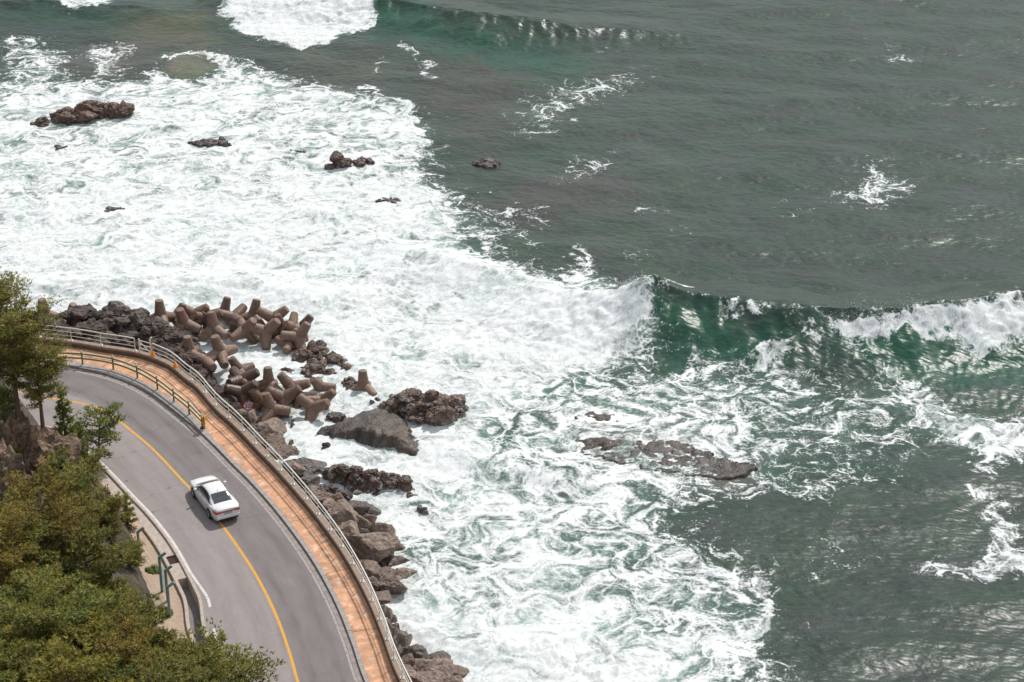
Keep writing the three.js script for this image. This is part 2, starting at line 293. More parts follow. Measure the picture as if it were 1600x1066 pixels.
mark(mesh('low_wall', bar((w) => offKerb(w) + 0.88, (w) => offKerb(w) + 1.1, ROAD - 0.9, ROAD + 0.3, kerbW(250, 823), wK1, 0.03), paleMat), 'low pale concrete wall between the ditch and the fence', 'wall');
{
  const k0 = kerbW(140, 714), k1 = MN - 1, n = 512, a = tileNoise(n, 4, 5, 77);
  const t = tex(n, n, (i, j, c) => { const u = i / n * 3, v = j / n * 3, q = j * n + i; const jt = (u % 0.5 < 0.018) || (v % 0.5 < 0.018) ? 0.7 : 1, s = 1 + 0.35 * a[q]; c[0] = toS(0.37 * s * jt); c[1] = toS(0.275 * s * jt); c[2] = toS(0.205 * s * jt); }, { rx: 1 / 3, ry: 1 / 3 });
  structure('apron', ribbon(edge((w) => offKerb(w) + 0.86, ROAD + 0.03, k0, k1), edge((w) => offKerb(w) + Math.max(1.2, toe(w) + 0.7), ROAD + 0.5, k0, k1), 3), std({ map: t, roughness: 0.9 }), 'pinkish block paved apron between gutter and hillside', 'apron');
}
// ---------------------------------------------------------------- the sea
// charts in metres: how much foam lies where, and what the water is coloured by (sand, weed, churned air, painted light through wave faces)
const SX0 = -60, SX1 = 62, SZ0 = -264, SZ1 = -86, CELL = 0.25, CW = Math.round((SX1 - SX0) / CELL), CH = Math.round((SZ1 - SZ0) / CELL);
const chart = () => new Float32Array(CW * CH);
const foamC = chart(), liftC = chart(), tintR = chart(), tintG = chart(), tintB = chart();
function blur(a, r) {
  const b = new Float32Array(a.length), n = Math.max(1, Math.round(r / CELL));
  for (let pass = 0; pass < 2; pass++) {
    for (let j = 0; j < CH; j++) { let s = 0; const o = j * CW, g = (i) => a[o + clamp(i, 0, CW - 1)]; for (let i = -n; i <= n; i++) s += g(i); for (let i = 0; i < CW; i++) { b[o + i] = s / (2 * n + 1); s += g(i + n + 1) - g(i - n); } }
    for (let i = 0; i < CW; i++) { let s = 0; const g = (j) => b[clamp(j, 0, CH - 1) * CW + i]; for (let j = -n; j <= n; j++) s += g(j); for (let j = 0; j < CH; j++) { a[j * CW + i] = s / (2 * n + 1); s += g(j + n + 1) - g(j - n); } }
  }
  return a;
}
function mask(poly, feather) {                              // soft mask of a region; returns [values, i0, i1, j0, j1]
  const p = poly.map((v) => [(v.x - SX0) / CELL, (v.z - SZ0) / CELL]), pad = Math.ceil(feather / CELL * 2) + 2;
  const xs = p.map((q) => q[0]), zs = p.map((q) => q[1]);
  const i0 = clamp(Math.floor(Math.min(...xs)) - pad, 0, CW - 1), i1 = clamp(Math.ceil(Math.max(...xs)) + pad, 0, CW - 1), j0 = clamp(Math.floor(Math.min(...zs)) - pad, 0, CH - 1), j1 = clamp(Math.ceil(Math.max(...zs)) + pad, 0, CH - 1);
  const m = chart();
  for (let j = j0; j <= j1; j++) {
    const cross = []; for (let k = 0, l = p.length - 1; k < p.length; l = k++) { const [xa, za] = p[k], [xb, zb] = p[l], z = j + 0.5; if ((za > z) !== (zb > z)) cross.push(((xb - xa) * (z - za)) / (zb - za) + xa); }
    cross.sort((x, y) => x - y);
    for (let k = 0; k + 1 < cross.length; k += 2) for (let i = Math.max(i0, Math.ceil(cross[k] - 0.5)); i <= Math.min(i1, cross[k + 1] - 0.5); i++) m[j * CW + i] = 1;
  }
  if (feather > 0) blur(m, feather);
  return m;
}
const pix = (list, y = 0) => list.map(([a, b, h]) => at(a, b, h ?? y));
function foam(list, value, feather = 0.8, y = 0) { const m = mask(pix(list, y), feather); for (let k = 0; k < m.length; k++) if (m[k] > 0) foamC[k] = lerp(foamC[k], value, m[k]); }
function trail(list, width, value, y = 0) {                 // a string of foam along a line
  const p = pix(list, y), c = new THREE.CatmullRomCurve3(p).getPoints(list.length * 5);
  foam2(ribbonPoly(c, width / 2), value, width * 0.4);
}
function ribbonPoly(c, h) { const L = [], R = []; c.forEach((v, i) => { const t = c[Math.min(c.length - 1, i + 1)].clone().sub(c[Math.max(0, i - 1)]).normalize(), k = h * (0.6 + 0.8 * Math.abs(n2(i * 0.37, v.x))); L.push(V3(v.x - t.z * k, 0, v.z + t.x * k)); R.unshift(V3(v.x + t.z * k, 0, v.z - t.x * k)); }); return [...L, ...R]; }
function foam2(poly, value, feather) { const m = mask(poly, feather); for (let k = 0; k < m.length; k++) if (m[k] > 0) foamC[k] = lerp(foamC[k], value, clamp(m[k] * 1.4)); }
function tint(list, [r, g, b], strength, feather = 2, y = 0) { const m = mask(pix(list, y), feather); for (let k = 0; k < m.length; k++) if (m[k] > 0) { const s = m[k] * strength; tintR[k] = lerp(tintR[k], r, s); tintG[k] = lerp(tintG[k], g, s); tintB[k] = lerp(tintB[k], b, s); } }
const blob = (x, y, rx, ry, n = 14, sd = 1) => Array.from({ length: n }, (_, i) => { const a = i / n * Math.PI * 2, k = 1 + 0.35 * n2(Math.cos(a) * 1.3 + sd * 7.7, Math.sin(a) * 1.3 + x); return [x + Math.cos(a) * rx * k, y + Math.sin(a) * ry * k]; });

tintR.fill(0.04); tintG.fill(0.058); tintB.fill(0.046);
// --- colour of the water, with light through the wave faces painted in
tint([[600, 80], [900, 60], [1100, 150], [1150, 330], [1000, 440], [820, 420], [740, 330], [640, 230]], [0.048, 0.068, 0.052], 0.8, 4);
tint([[760, 300], [900, 270], [1020, 290], [960, 330], [860, 340], [800, 360]], [0.066, 0.058, 0.056], 0.7, 2);
tint([[640, 110], [760, 90], [820, 160], [760, 230], [680, 190]], [0.066, 0.06, 0.052], 0.7, 3);
tint([[560, -10], [640, 10], [720, 40], [850, 60], [930, 75], [880, 110], [760, 80], [650, 50], [580, 50]], [0.022, 0.077, 0.05], 0.8, 1.5, 1);  // top wave face: green of light through thin water, painted into the colour
tint([[0, 0], [340, 10], [350, 40], [200, 45], [0, 50]], [0.03, 0.06, 0.045], 0.7, 2);
tint([[190, 30], [330, 20], [340, 70], [200, 75]], [0.095, 0.095, 0.06], 0.8, 2);
tint([[252, 90], [300, 80], [345, 105], [330, 125], [270, 122]], [0.12, 0.125, 0.085], 0.95, 0.6);
tint([[100, 85], [240, 70], [220, 120], [120, 130]], [0.085, 0.078, 0.066], 0.7, 2);
tint([[430, 70], [540, 78], [620, 80], [620, 120], [520, 140], [440, 110]], [0.075, 0.08, 0.062], 0.7, 2);
tint([[1015, 462, 2.4], [1080, 470, 2.4], [1180, 488, 2.4], [1260, 515, 1.8], [1250, 560], [1150, 585], [1060, 580], [1018, 560]], [0.022, 0.077, 0.05], 0.95, 1.4);  // churned air plus the backlit green of the thin wave, painted as colour
tint([[1230, 495, 2.4], [1330, 500, 2.4], [1600, 500, 2.4], [1640, 500, 2.4], [1640, 618], [1500, 612], [1380, 596], [1280, 565]], [0.022, 0.077, 0.05], 0.95, 1.4);  // same painted backlit green carried along the rest of the wave face
tint([[1020, 590], [1280, 580], [1500, 640], [1480, 740], [1250, 760], [1150, 680]], [0.032, 0.062, 0.046], 0.8, 3);
tint([[890, 640], [1000, 640], [1100, 680], [1190, 720], [1160, 750], [1050, 745], [900, 710]], [0.1, 0.075, 0.065], 0.85, 1.2);
tint([[1080, 940], [1150, 950], [1140, 990], [1060, 985]], [0.085, 0.07, 0.06], 0.8, 1.2);
tint([[1200, 860], [1640, 900], [1640, 1120], [1200, 1120]], [0.037, 0.053, 0.042], 0.8, 5);
// --- foam
foam([[0, 155], [60, 185], [140, 190], [220, 150], [330, 140], [420, 150], [520, 160], [600, 170], [640, 205], [650, 260], [690, 290], [735, 330], [750, 370], [785, 405], [850, 430], [920, 446], [1015, 447], [1019, 535], [985, 552], [930, 585], [880, 600], [850, 640], [790, 655], [760, 690], [820, 750], [860, 800], [880, 850], [940, 900], [985, 950], [1010, 1000], [1080, 1030], [1180, 1075], [1180, 1150], [560, 1150], [360, 640], [-40, 640], [-40, 160]], 0.8, 1.8);
foam([[840, 610], [1000, 575], [1150, 575], [1230, 600], [1270, 640], [1190, 680], [1210, 750], [1100, 780], [1040, 830], [1150, 860], [1205, 905], [1195, 960], [1150, 1000], [1010, 1000], [940, 900], [880, 800], [780, 700]], 0.58, 1.4);
foam([[1000, 552], [1300, 575], [1400, 600], [1440, 680], [1300, 765], [1130, 790], [1060, 740], [1220, 700], [1250, 630]], 0.36, 1.8);
foam([[780, 640], [880, 620], [880, 700], [1000, 760], [1000, 830], [900, 800], [820, 740]], 0.6, 1.2);
foam([[600, 815], [690, 790], [760, 830], [740, 870], [660, 880], [610, 860]], 0.5, 1.3);
foam([[680, 880], [760, 870], [840, 900], [820, 960], [720, 950]], 0.62, 1.6);
foam([[880, 870], [1010, 860], [1030, 930], [930, 930]], 0.5, 1.2);
foam([[1000, 1000], [1130, 985], [1250, 1010], [1200, 1066], [1060, 1060]], 0.62, 1.5);
foam([[0, 60], [70, 55], [110, 90], [100, 130], [0, 150]], 0.55, 1.4);
foam([[0, 130], [160, 130], [260, 110], [360, 85], [450, 120], [560, 145], [630, 190], [560, 210], [300, 170], [120, 180], [0, 170]], 0.66, 1.4);
foam([[140, 65], [200, 70], [190, 110], [140, 130], [130, 90]], 0.5, 0.7);
foam([[400, 160], [640, 160], [650, 250], [560, 235], [420, 230]], 0.72, 1.6);
foam([[252, 88], [300, 80], [345, 105], [330, 124], [270, 122]], 0.04, 0.5);
foam(blob(290, 262, 60, 26), 0.74, 1.2); foam(blob(560, 300, 70, 18), 0.82, 1.4); foam(blob(150, 260, 80, 24), 0.8, 1.6); foam(blob(120, 445, 70, 16), 0.85, 1.2); foam(blob(700, 360, 50, 20), 0.74, 1.2);
foam([[-40, 150], [220, 140], [420, 140], [640, 180], [650, 260], [560, 280], [300, 270], [120, 290], [-40, 280]], 0.7, 2.4); foam([[640, 760], [800, 720], [900, 800], [960, 900], [1000, 980], [880, 970], [740, 960], [640, 920], [600, 840]], 0.68, 2.2);
// thinner water inside the white field, and thicker surges
for (const [x, y, rx, ry, v] of [[1320, 660, 110, 40, 0.42], [1260, 740, 120, 22, 0.4], [1400, 700, 60, 24, 0.4], [1150, 640, 90, 26, 0.5], [80, 215, 70, 14, 0.6], [210, 235, 60, 12, 0.64], [380, 190, 60, 12, 0.62], [500, 215, 50, 12, 0.62], [300, 290, 90, 14, 0.66], [60, 300, 60, 14, 0.62], [480, 270, 60, 10, 0.68], [200, 365, 80, 12, 0.66], [60, 380, 60, 10, 0.68], [420, 335, 70, 10, 0.72], [600, 250, 40, 12, 0.66], [660, 330, 40, 12, 0.66], [560, 420, 70, 12, 0.72], [820, 470, 60, 14, 0.8], [700, 560, 60, 14, 0.74], [780, 600, 50, 14, 0.66], [700, 780, 60, 20, 0.62], [820, 830, 50, 20, 0.6], [640, 850, 50, 18, 0.5], [720, 910, 60, 20, 0.55], [820, 930, 40, 14, 0.6], [900, 1000, 50, 16, 0.66], [780, 1040, 60, 14, 0.7], [690, 870, 60, 14, 0.5]]) foam(blob(x, y, rx, ry, 14, x), v, 1.3);
foam([[760, 470], [880, 470], [1010, 455], [1016, 530], [960, 560], [850, 570], [740, 540], [680, 500]], 0.9, 1.6); foam(blob(450, 480, 120, 26, 14, 5), 0.88, 1.6); foam(blob(530, 660, 70, 34, 12, 3), 0.9, 1.2); foam(blob(870, 1010, 120, 30, 12, 8), 0.84, 1.6); foam(blob(650, 990, 60, 30, 12, 9), 0.9, 1.4);
foam([[345, -20, 0.8], [348, 20, 0.8], [395, 48, 0.6], [430, 64, 0.4], [465, 76, 0.2], [500, 70, 0.2], [524, 55, 0.3], [524, 34, 0.6], [545, 46, 0.4], [575, 40, 0.4], [588, 20, 0.6], [585, -20, 0.8]], 0.93, 0.5);
foam([[95, 8], [150, 0], [180, 10], [130, 22], [100, 24]], 0.75, 0.5);
foam([[1280, 484, 2.5], [1335, 520, 1.9], [1380, 524, 1.8], [1425, 510, 2.0], [1450, 524, 1.6], [1495, 518, 1.7], [1530, 553, 0.9], [1560, 545, 1.1], [1600, 520, 1.6], [1640, 520, 1.6], [1640, 455, 2.6], [1600, 463, 2.6], [1540, 470, 2.6], [1500, 480, 2.6], [1400, 490, 2.5], [1330, 492, 2.5]], 0.93, 0.5);
foam([[1390, 600], [1440, 590], [1480, 640], [1560, 660], [1600, 640], [1640, 640], [1640, 700], [1540, 732], [1510, 690], [1440, 660], [1400, 630]], 0.74, 0.9);
foam([[1488, 752], [1530, 775], [1580, 778], [1560, 790], [1510, 785]], 0.72, 0.6);
foam([[1530, 800], [1560, 800], [1600, 850], [1640, 870], [1640, 905], [1520, 900], [1420, 880], [1500, 880], [1550, 870]], 0.7, 0.8);
foam([[1120, 700], [1220, 690], [1225, 720], [1190, 742], [1150, 740]], 0.5, 0.6);
foam([[805, 165], [870, 135], [1000, 105], [1015, 125], [900, 175], [850, 215], [820, 222]], 0.4, 1.3);
foam([[868, 282], [900, 250], [970, 232], [950, 265], [890, 290]], 0.42, 0.8);
foam([[1295, 308], [1340, 280], [1375, 242], [1400, 275], [1430, 300], [1390, 322], [1340, 320]], 0.5, 0.7);
foam([[883, 440], [895, 405], [913, 378], [922, 400], [930, 445], [900, 452]], 0.62, 0.5);
for (const [x, y, rx, ry, v] of [[1030, 328, 28, 6, 0.38], [1060, 362, 36, 6, 0.34], [1000, 398, 34, 8, 0.4], [1245, 332, 28, 6, 0.36], [1405, 90, 22, 5, 0.42], [1385, 72, 12, 6, 0.36], [930, 78, 14, 4, 0.36], [1290, 850, 26, 9, 0.36], [1250, 870, 30, 6, 0.3], [1340, 875, 60, 9, 0.34], [1150, 870, 60, 12, 0.3], [1580, 1020, 16, 12, 0.34], [1270, 900, 16, 7, 0.36], [1220, 318, 16, 3, 0.3], [1150, 434, 20, 4, 0.3], [1560, 455, 20, 8, 0.45]]) foam(blob(x, y, rx, ry, 12, y), v, 0.5);
foam([[760, 322], [850, 318], [858, 345], [830, 385], [780, 370]], 0.34, 0.6);
foam([[700, 345], [760, 325], [790, 400], [760, 410], [720, 390]], 0.45, 0.6);
trail([[620, 68], [640, 80], [660, 95], [668, 125]], 0.5, 0.75); trail([[604, 85], [590, 110], [592, 118]], 0.35, 0.7);
trail([[560, 130], [600, 150], [632, 170], [648, 205], [640, 235]], 0.6, 0.85); trail([[645, 220], [662, 222], [660, 238], [625, 238]], 0.45, 0.85);
trail([[150, 75], [175, 95], [150, 120]], 0.35, 0.7); trail([[190, 60], [205, 85], [188, 120]], 0.3, 0.65); trail([[250, 95], [300, 82], [340, 95], [352, 112]], 0.6, 0.85);
trail([[985, 450, 1.2], [1030, 446, 2.2], [1078, 442, 2.4]], 0.55, 0.9); trail([[1130, 475, 2.3], [1200, 496, 1.8], [1262, 530, 0.9], [1268, 560, 0.2]], 0.5, 0.72); trail([[1090, 462, 2.5], [1180, 478, 2.4], [1282, 484, 2.5]], 0.25, 0.55);
trail([[1162, 560, 0.5], [1200, 552, 0.6], [1235, 545, 0.7], [1220, 558, 0.4], [1180, 568, 0.3]], 0.8, 0.8);
trail([[1340, 545, 1], [1400, 590], [1450, 650]], 0.6, 0.5); trail([[1190, 560], [1240, 600], [1215, 640]], 0.8, 0.65); trail([[1085, 690], [1130, 700], [1160, 680], [1200, 690], [1222, 715]], 0.6, 0.75);
trail([[1080, 690], [1160, 735], [1200, 745], [1100, 790]], 0.6, 0.6); trail([[1000, 1010], [1100, 1000], [1170, 985], [1200, 940], [1190, 900]], 0.9, 0.8); trail([[1000, 780], [1120, 775], [1260, 765], [1380, 745]], 0.8, 0.42);
trail([[1420, 880], [1500, 890], [1600, 895]], 0.9, 0.6); trail([[1560, 700], [1545, 760], [1560, 800], [1590, 850]], 0.5, 0.62);
const aeration = blur(Float32Array.from(foamC), 1.6);

// --- breaking waves: a crest line, a steep front and a long back
const waves = [
  { crest: [[960, 470, 1.2], [1020, 458, 2.3], [1100, 462, 2.6], [1200, 476, 2.7], [1300, 484, 2.6], [1400, 487, 2.6], [1500, 474, 2.7], [1600, 460, 2.7], [1720, 448, 2.5]], A: [0.6, 2.3, 2.6, 2.75, 2.8, 2.9, 3.0, 3.0, 2.8], front: 6.8, back: 9, lip: 0.5 },
  { crest: [[430, 350, 0.3], [560, 372, 0.5], [680, 400, 0.9], [800, 436, 1.2], [900, 462, 1.4], [1015, 468, 1.6]], A: [0, 0.4, 0.9, 1.2, 1.4, 1.5], front: 6, back: 4, lip: 0.2 },
  { crest: [[330, -12, 1.0], [450, 0, 1.0], [600, -4, 1.6], [760, 20, 1.8], [900, 40, 1.2], [1050, 50, 0.5], [1200, 60, 0]], A: [0.6, 1.0, 1.5, 1.7, 1.1, 0.5, 0], front: 5.5, back: 8, lip: 0.2 },
  { crest: [[-60, 2, 0.9], [60, 0, 1.0], [200, 6, 0.9], [330, 20, 0.4]], A: [0.9, 1.0, 0.8, 0.2], front: 5, back: 7, lip: 0 },
  { crest: [[-40, 430, 0.6], [100, 440, 0.8], [250, 430, 0.8], [400, 440, 0.7], [520, 470, 0.4]], A: [0.4, 0.6, 0.7, 0.6, 0.1], front: 3.5, back: 4, lip: 0 },
  { crest: [[560, 960, 0.3], [680, 1000, 0.5], [820, 1010, 0.5], [950, 980, 0.3]], A: [0.2, 0.5, 0.5, 0], front: 3, back: 4, lip: 0 },
  { crest: [[640, 690, 0.3], [760, 720, 0.5], [880, 745, 0.4], [1000, 770, 0.2]], A: [0.1, 0.35, 0.35, 0], front: 2.4, back: 4, lip: 0 },
].map((o) => { const p = o.crest.map(([a, b, h]) => at(a, b, h)), xs = p.map((v) => v.x), zs = p.map((v) => v.z); return { ...o, line: p.map((v) => [v.x, v.z]), x0: Math.min(...xs) - 14, x1: Math.max(...xs) + 14, z0: Math.min(...zs) - 14, z1: Math.max(...zs) + 14 }; });
const sample = (c, x, z) => { const u = clamp((x - SX0) / CELL - 0.5, 0, CW - 1.001), v = clamp((z - SZ0) / CELL - 0.5, 0, CH - 1.001), i = Math.floor(u), j = Math.floor(v), a = u - i, b = v - j, o = j * CW + i; return (c[o] * (1 - a) + c[o + 1] * a) * (1 - b) + (c[o + CW] * (1 - a) + c[o + CW + 1] * a) * b; };
function swell(x, z) {
  const wx = x + 1.3 * n2(x * 0.07, z * 0.07), wz = z + 1.3 * n2(x * 0.07 + 30, z * 0.07);
  let h = 0.1 * Math.sin(wz * 0.42 + wx * 0.12 + 1) + 0.045 * Math.sin(wz * 0.85 - wx * 0.3) + 0.1 * fbm(x * 0.09, z * 0.16, 3);
  for (const o of waves) {
    if (x < o.x0 || x > o.x1 || z < o.z0 || z > o.z1) continue;
    const [d0, side, w] = polylineDistance(x, z, o.line), i = Math.floor(w), A = lerp(o.A[i], o.A[Math.min(i + 1, o.A.length - 1)], w - i);
    const end = w <= 0 || w >= o.line.length - 1, d = (d0 + 0.5 * n2(x * 0.22, z * 0.22)) * side;             // side > 0: towards the shore
    const k = end ? Math.exp(-d0 * d0 / 9) : 1;
    h += A * k * (d > 0 ? Math.pow(clamp(1 - d / o.front), 1.35) * (1 + 0.1 * n2(x * 0.6, z * 0.25)) + 0.012 * n2(x * 1.2, z * 0.9) : Math.pow(0.5 + 0.5 * Math.cos(Math.PI * clamp(-d / o.back)), 1.0));
  }
  return h;
}
function seaHeight(x, z) {
  const f = sample(foamC, x, z), s = sstep(0.55, 0.95, f);
  // short wind chop, its crests lying along x
  const cx = x * 0.94 + z * 0.34, cz = z * 0.94 - x * 0.34;
  const chop = 0.032 * fbm(cx * 0.28, cz * 0.75, 3) + 0.02 * n2(cx * 0.6, cz * 1.5) ;
  const px = x + 0.6 * n2(x * 0.4, z * 0.4), pz = z + 0.6 * n2b(x * 0.4, z * 0.4);
  const puff = 0.34 * Math.abs(n2(px * 0.3, pz * 0.36)) + 0.2 * Math.abs(n2b(px * 0.75, pz * 0.8)) + 0.11 * Math.abs(n2(px * 1.7, pz * 1.8)) - 0.2;
  return swell(x, z) + chop * (1 - 0.6 * s) + puff * s * (0.75 + 0.25 * n2(x * 0.1, z * 0.1));
}
const seaCols = 700, seaRows = 940, dxS = (SX1 - SX0) / seaCols, dzS = (SZ1 - SZ0) / seaRows;
const seaH = new Float32Array((seaCols + 1) * (seaRows + 1));
for (let j = 0; j <= seaRows; j++) for (let i = 0; i <= seaCols; i++) seaH[j * (seaCols + 1) + i] = seaHeight(SX0 + i * dxS, SZ0 + j * dzS);
const waterAt = (x, z) => { const i = clamp(Math.round((x - SX0) / dxS), 0, seaCols), j = clamp(Math.round((z - SZ0) / dzS), 0, seaRows); return seaH[j * (seaCols + 1) + i]; };
{
  const pos = new Float32Array(seaH.length * 3), uv = new Float32Array(seaH.length * 2), idx = new Uint32Array(seaCols * seaRows * 6); let q = 0;
  for (let j = 0; j <= seaRows; j++) for (let i = 0; i <= seaCols; i++) { const k = j * (seaCols + 1) + i, x = SX0 + i * dxS, z = SZ0 + j * dzS; pos[k * 3] = x; pos[k * 3 + 1] = seaH[k]; pos[k * 3 + 2] = z; uv[k * 2] = i / seaCols; uv[k * 2 + 1] = j / seaRows; if (i < seaCols && j < seaRows) { idx.set([k, k + seaCols + 1, k + 1, k + 1, k + seaCols + 1, k + seaCols + 2], q); q += 6; } }
  const g = new THREE.BufferGeometry(); g.setAttribute('position', new THREE.BufferAttribute(pos, 3)); g.setAttribute('uv', new THREE.BufferAttribute(uv, 2)); g.setIndex(new THREE.BufferAttribute(idx, 1)); g.computeVertexNormals();

  // foam lace: walls between bubbles-rafts at two sizes, torn by noise, laid where the chart has foam
  const cell = new Float32Array(4096 * 2), cr = mulberry(71); for (let i = 0; i < cell.length; i++) cell[i] = cr();
  const worley = (x, z) => { const ix = Math.floor(x), iz = Math.floor(z); let a = 9, b = 9; for (let j = -1; j <= 1; j++) for (let i = -1; i <= 1; i++) { const cx = ix + i, cz = iz + j, h = ((Math.imul(cx, 73856093) ^ Math.imul(cz, 19349663)) >>> 3) & 4095, dx = cx + cell[h * 2] - x, dz = cz + cell[h * 2 + 1] - z, d = dx * dx + dz * dz; if (d < a) { b = a; a = d; } else if (d < b) b = d; } return Math.sqrt(b) - Math.sqrt(a); };
  const TW = 2048, TH = 2048, col = new Uint8Array(TW * TH * 4), aux = new Uint8Array(TW * TH * 4), gr = mulberry(4);
  for (let j = 0; j < TH; j++) for (let i = 0; i < TW; i++) {
    const x = SX0 + (i + 0.5) / TW * (SX1 - SX0), z = SZ0 + (j + 0.5) / TH * (SZ1 - SZ0), o = (j * TW + i) * 4;
    const a1 = n2(x * 0.21, z * 0.21), a2 = n2(x * 0.21 + 50, z * 0.21 - 20), b1 = n2b(x * 0.75, z * 0.75), b2 = n2b(x * 0.75 - 31, z * 0.75 + 12);
    const wx = x + 1.8 * a1 + 0.34 * b1 + 3 * n2(x * 0.05, z * 0.05 + 8), wz = z + 1.8 * a2 + 0.34 * b2;
    const D0 = sample(foamC, x + 0.7 * a1 + 0.5 * b1 + 0.22 * n2(x * 2.6, z * 2.6), z + 0.7 * a2 + 0.5 * b2 + 0.22 * n2b(x * 2.6, z * 2.6)), air = sample(aeration, x + 0.8 * a1, z + 0.8 * a2);
    const fine = n2(x * 3.1 + a1 * 2, z * 3.1), mid = fbm(wx * 0.55, wz * 0.7, 3), grit = n2b(x * 7.5, z * 7.5);
    let F = 0, D = D0 + 0.10 * mid * sstep(0.2, 0.6, D0) + 0.17 * n2(x * 0.15 + 7, z * 0.19) * sstep(0.45, 0.75, D0);
    const wisp = ridged(wx * 0.38 + 0.5 * b1, wz * 0.6, 4);                       // drawn-out streaks in thick foam
    if (D0 > 0.03) {
      const big = sstep(-0.5, 0.5, n2b(x * 0.06, z * 0.08)), ux = x + 0.7 * a1 + 0.2 * b1, uz = (z + 0.7 * a2 + 0.2 * b2) * 1.15;
      const L0 = 1 - sstep(0.0, 0.13, worley(ux * 0.3 + 3, uz * 0.3)), L1 = 1 - sstep(0.0, 0.17, worley(ux * 0.66, uz * 0.66)), L2 = 1 - sstep(0.0, 0.24, worley(ux * 1.5 + 9, uz * 1.5)), L3 = 1 - sstep(0.0, 0.4, worley(x * 3.2 + b1, z * 3.4 + b2));
      const torn = fbm(wx * 0.33, wz * 0.46, 6, 0.62), net = Math.max(L0 * lerp(0.3, 1, big), L1 * lerp(0.95, 0.55, big), L2 * (0.45 + 0.4 * b1), L3 * 0.3) * (0.75 + 0.4 * n2b(x * 0.35, z * 0.35));
      const v = 0.5 * (0.5 + 0.9 * torn) + 0.36 * net + 0.08 * fine + 0.06 * grit + 0.04 + 0.24 * sstep(0.25, 0.75, n2(x * 3.6 + b1, z * 5.2)) * sstep(-0.35, 0.35, n2b(x * 0.5, z * 0.8)) * sstep(0.65, 0.45, D0);
      const t = lerp(0.83, -0.08, clamp(D));
      const soft = sstep(0.4, 0.75, D0); F = sstep(t - lerp(0.08, 0.2, soft), t + lerp(0.2, 0.34, soft), v) * lerp(1, 0.72 + 0.28 * sstep(0.42, 0.8, wisp + 0.12 * fine), sstep(0.6, 0.8, D0));
    }
    // thin milky veil of bubbles under the lace
    const veil = clamp(sstep(0.3, 0.76, air) * (0.74 + 0.4 * mid + 0.25 * b1 + 0.35 * n2(x * 0.13 + 3, z * 0.17)));
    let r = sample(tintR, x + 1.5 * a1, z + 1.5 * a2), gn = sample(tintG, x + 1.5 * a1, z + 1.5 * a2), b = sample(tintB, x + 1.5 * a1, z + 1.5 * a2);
    const mott = 1 + 0.22 * fbm(x * 0.12, z * 0.2, 3) + 0.16 * n2(x * 0.7 + a1, z * 2.0) + 0.1 * fine;
    const hue = fbm(x * 0.1 + 60, z * 0.16, 4) + 0.5 * n2(x * 0.45, z * 1.1 + 9); r *= mott * (1 - 0.13 * hue); gn *= mott * (1 + 0.1 * hue); b *= mott * (1 - 0.1 * hue);
    const vk = veil * 0.9, thick = sstep(0.55, 0.9, air); r = lerp(r, lerp(0.11, 0.36, thick), vk); gn = lerp(gn, lerp(0.2, 0.455, thick), vk); b = lerp(b, lerp(0.165, 0.425, thick), vk);
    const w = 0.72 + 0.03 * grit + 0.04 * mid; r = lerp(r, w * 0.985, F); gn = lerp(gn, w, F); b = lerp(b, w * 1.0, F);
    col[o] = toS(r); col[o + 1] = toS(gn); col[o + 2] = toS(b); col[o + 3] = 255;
    // fine relief of chop and foam; gloss of open water
    const cx = x * 0.94 + z * 0.34, cz = z * 0.94 - x * 0.34;
    const rip = 0.5 + 0.24 * n2(cx * 1.0, cz * 2.7) + 0.1 * n2b(cx * 2.4 + a1, cz * 5.6) + 0.03 * n2(cx * 6, cz * 11);
    const lump = 0.3 + 0.3 * Math.abs(mid) + 0.34 * Math.abs(fine) + 0.24 * Math.abs(b1) + 0.16 * Math.abs(grit);
    aux[o] = 255 * clamp(lerp(rip, 0.2 + 0.75 * lump, F)); aux[o + 1] = 255 * clamp(lerp(0.33, 0.95, sstep(0.05, 0.6, F))); aux[o + 2] = 0; aux[o + 3] = 255;
  }
  const make = (d, srgb) => { const t = new THREE.DataTexture(d, TW, TH, THREE.RGBAFormat); t.magFilter = THREE.LinearFilter; t.minFilter = THREE.LinearMipmapLinearFilter; t.generateMipmaps = true; t.wrapS = t.wrapT = THREE.MirroredRepeatWrapping; if (srgb) t.colorSpace = THREE.SRGBColorSpace; t.needsUpdate = true; return t; };
  const ct = make(col, true), at2 = make(aux, false);
  const m = new THREE.MeshPhysicalMaterial({ map: ct, roughnessMap: at2, roughness: 1, bumpMap: at2, bumpScale: 0.055, ior: 1.33, specularIntensity: 0.6 });
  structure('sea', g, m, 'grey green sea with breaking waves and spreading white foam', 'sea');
}
{ // the sea beyond the bay, out to the horizon
  const far = 3000, m = std({ color: lin(0.045, 0.06, 0.055), roughness: 0.2 }), q = [[-far, SX0, -far, far], [SX1, far, -far, far], [SX0, SX1, -far, SZ0], [SX0, SX1, SZ1, far]];
  structure('open_sea', join(q.map(([x0, x1, z0, z1]) => new THREE.PlaneGeometry(x1 - x0, z1 - z0).rotateX(-Math.PI / 2).translate((x0 + x1) / 2, -0.15, (z0 + z1) / 2))), m, 'open sea outside the bay', 'sea');
}
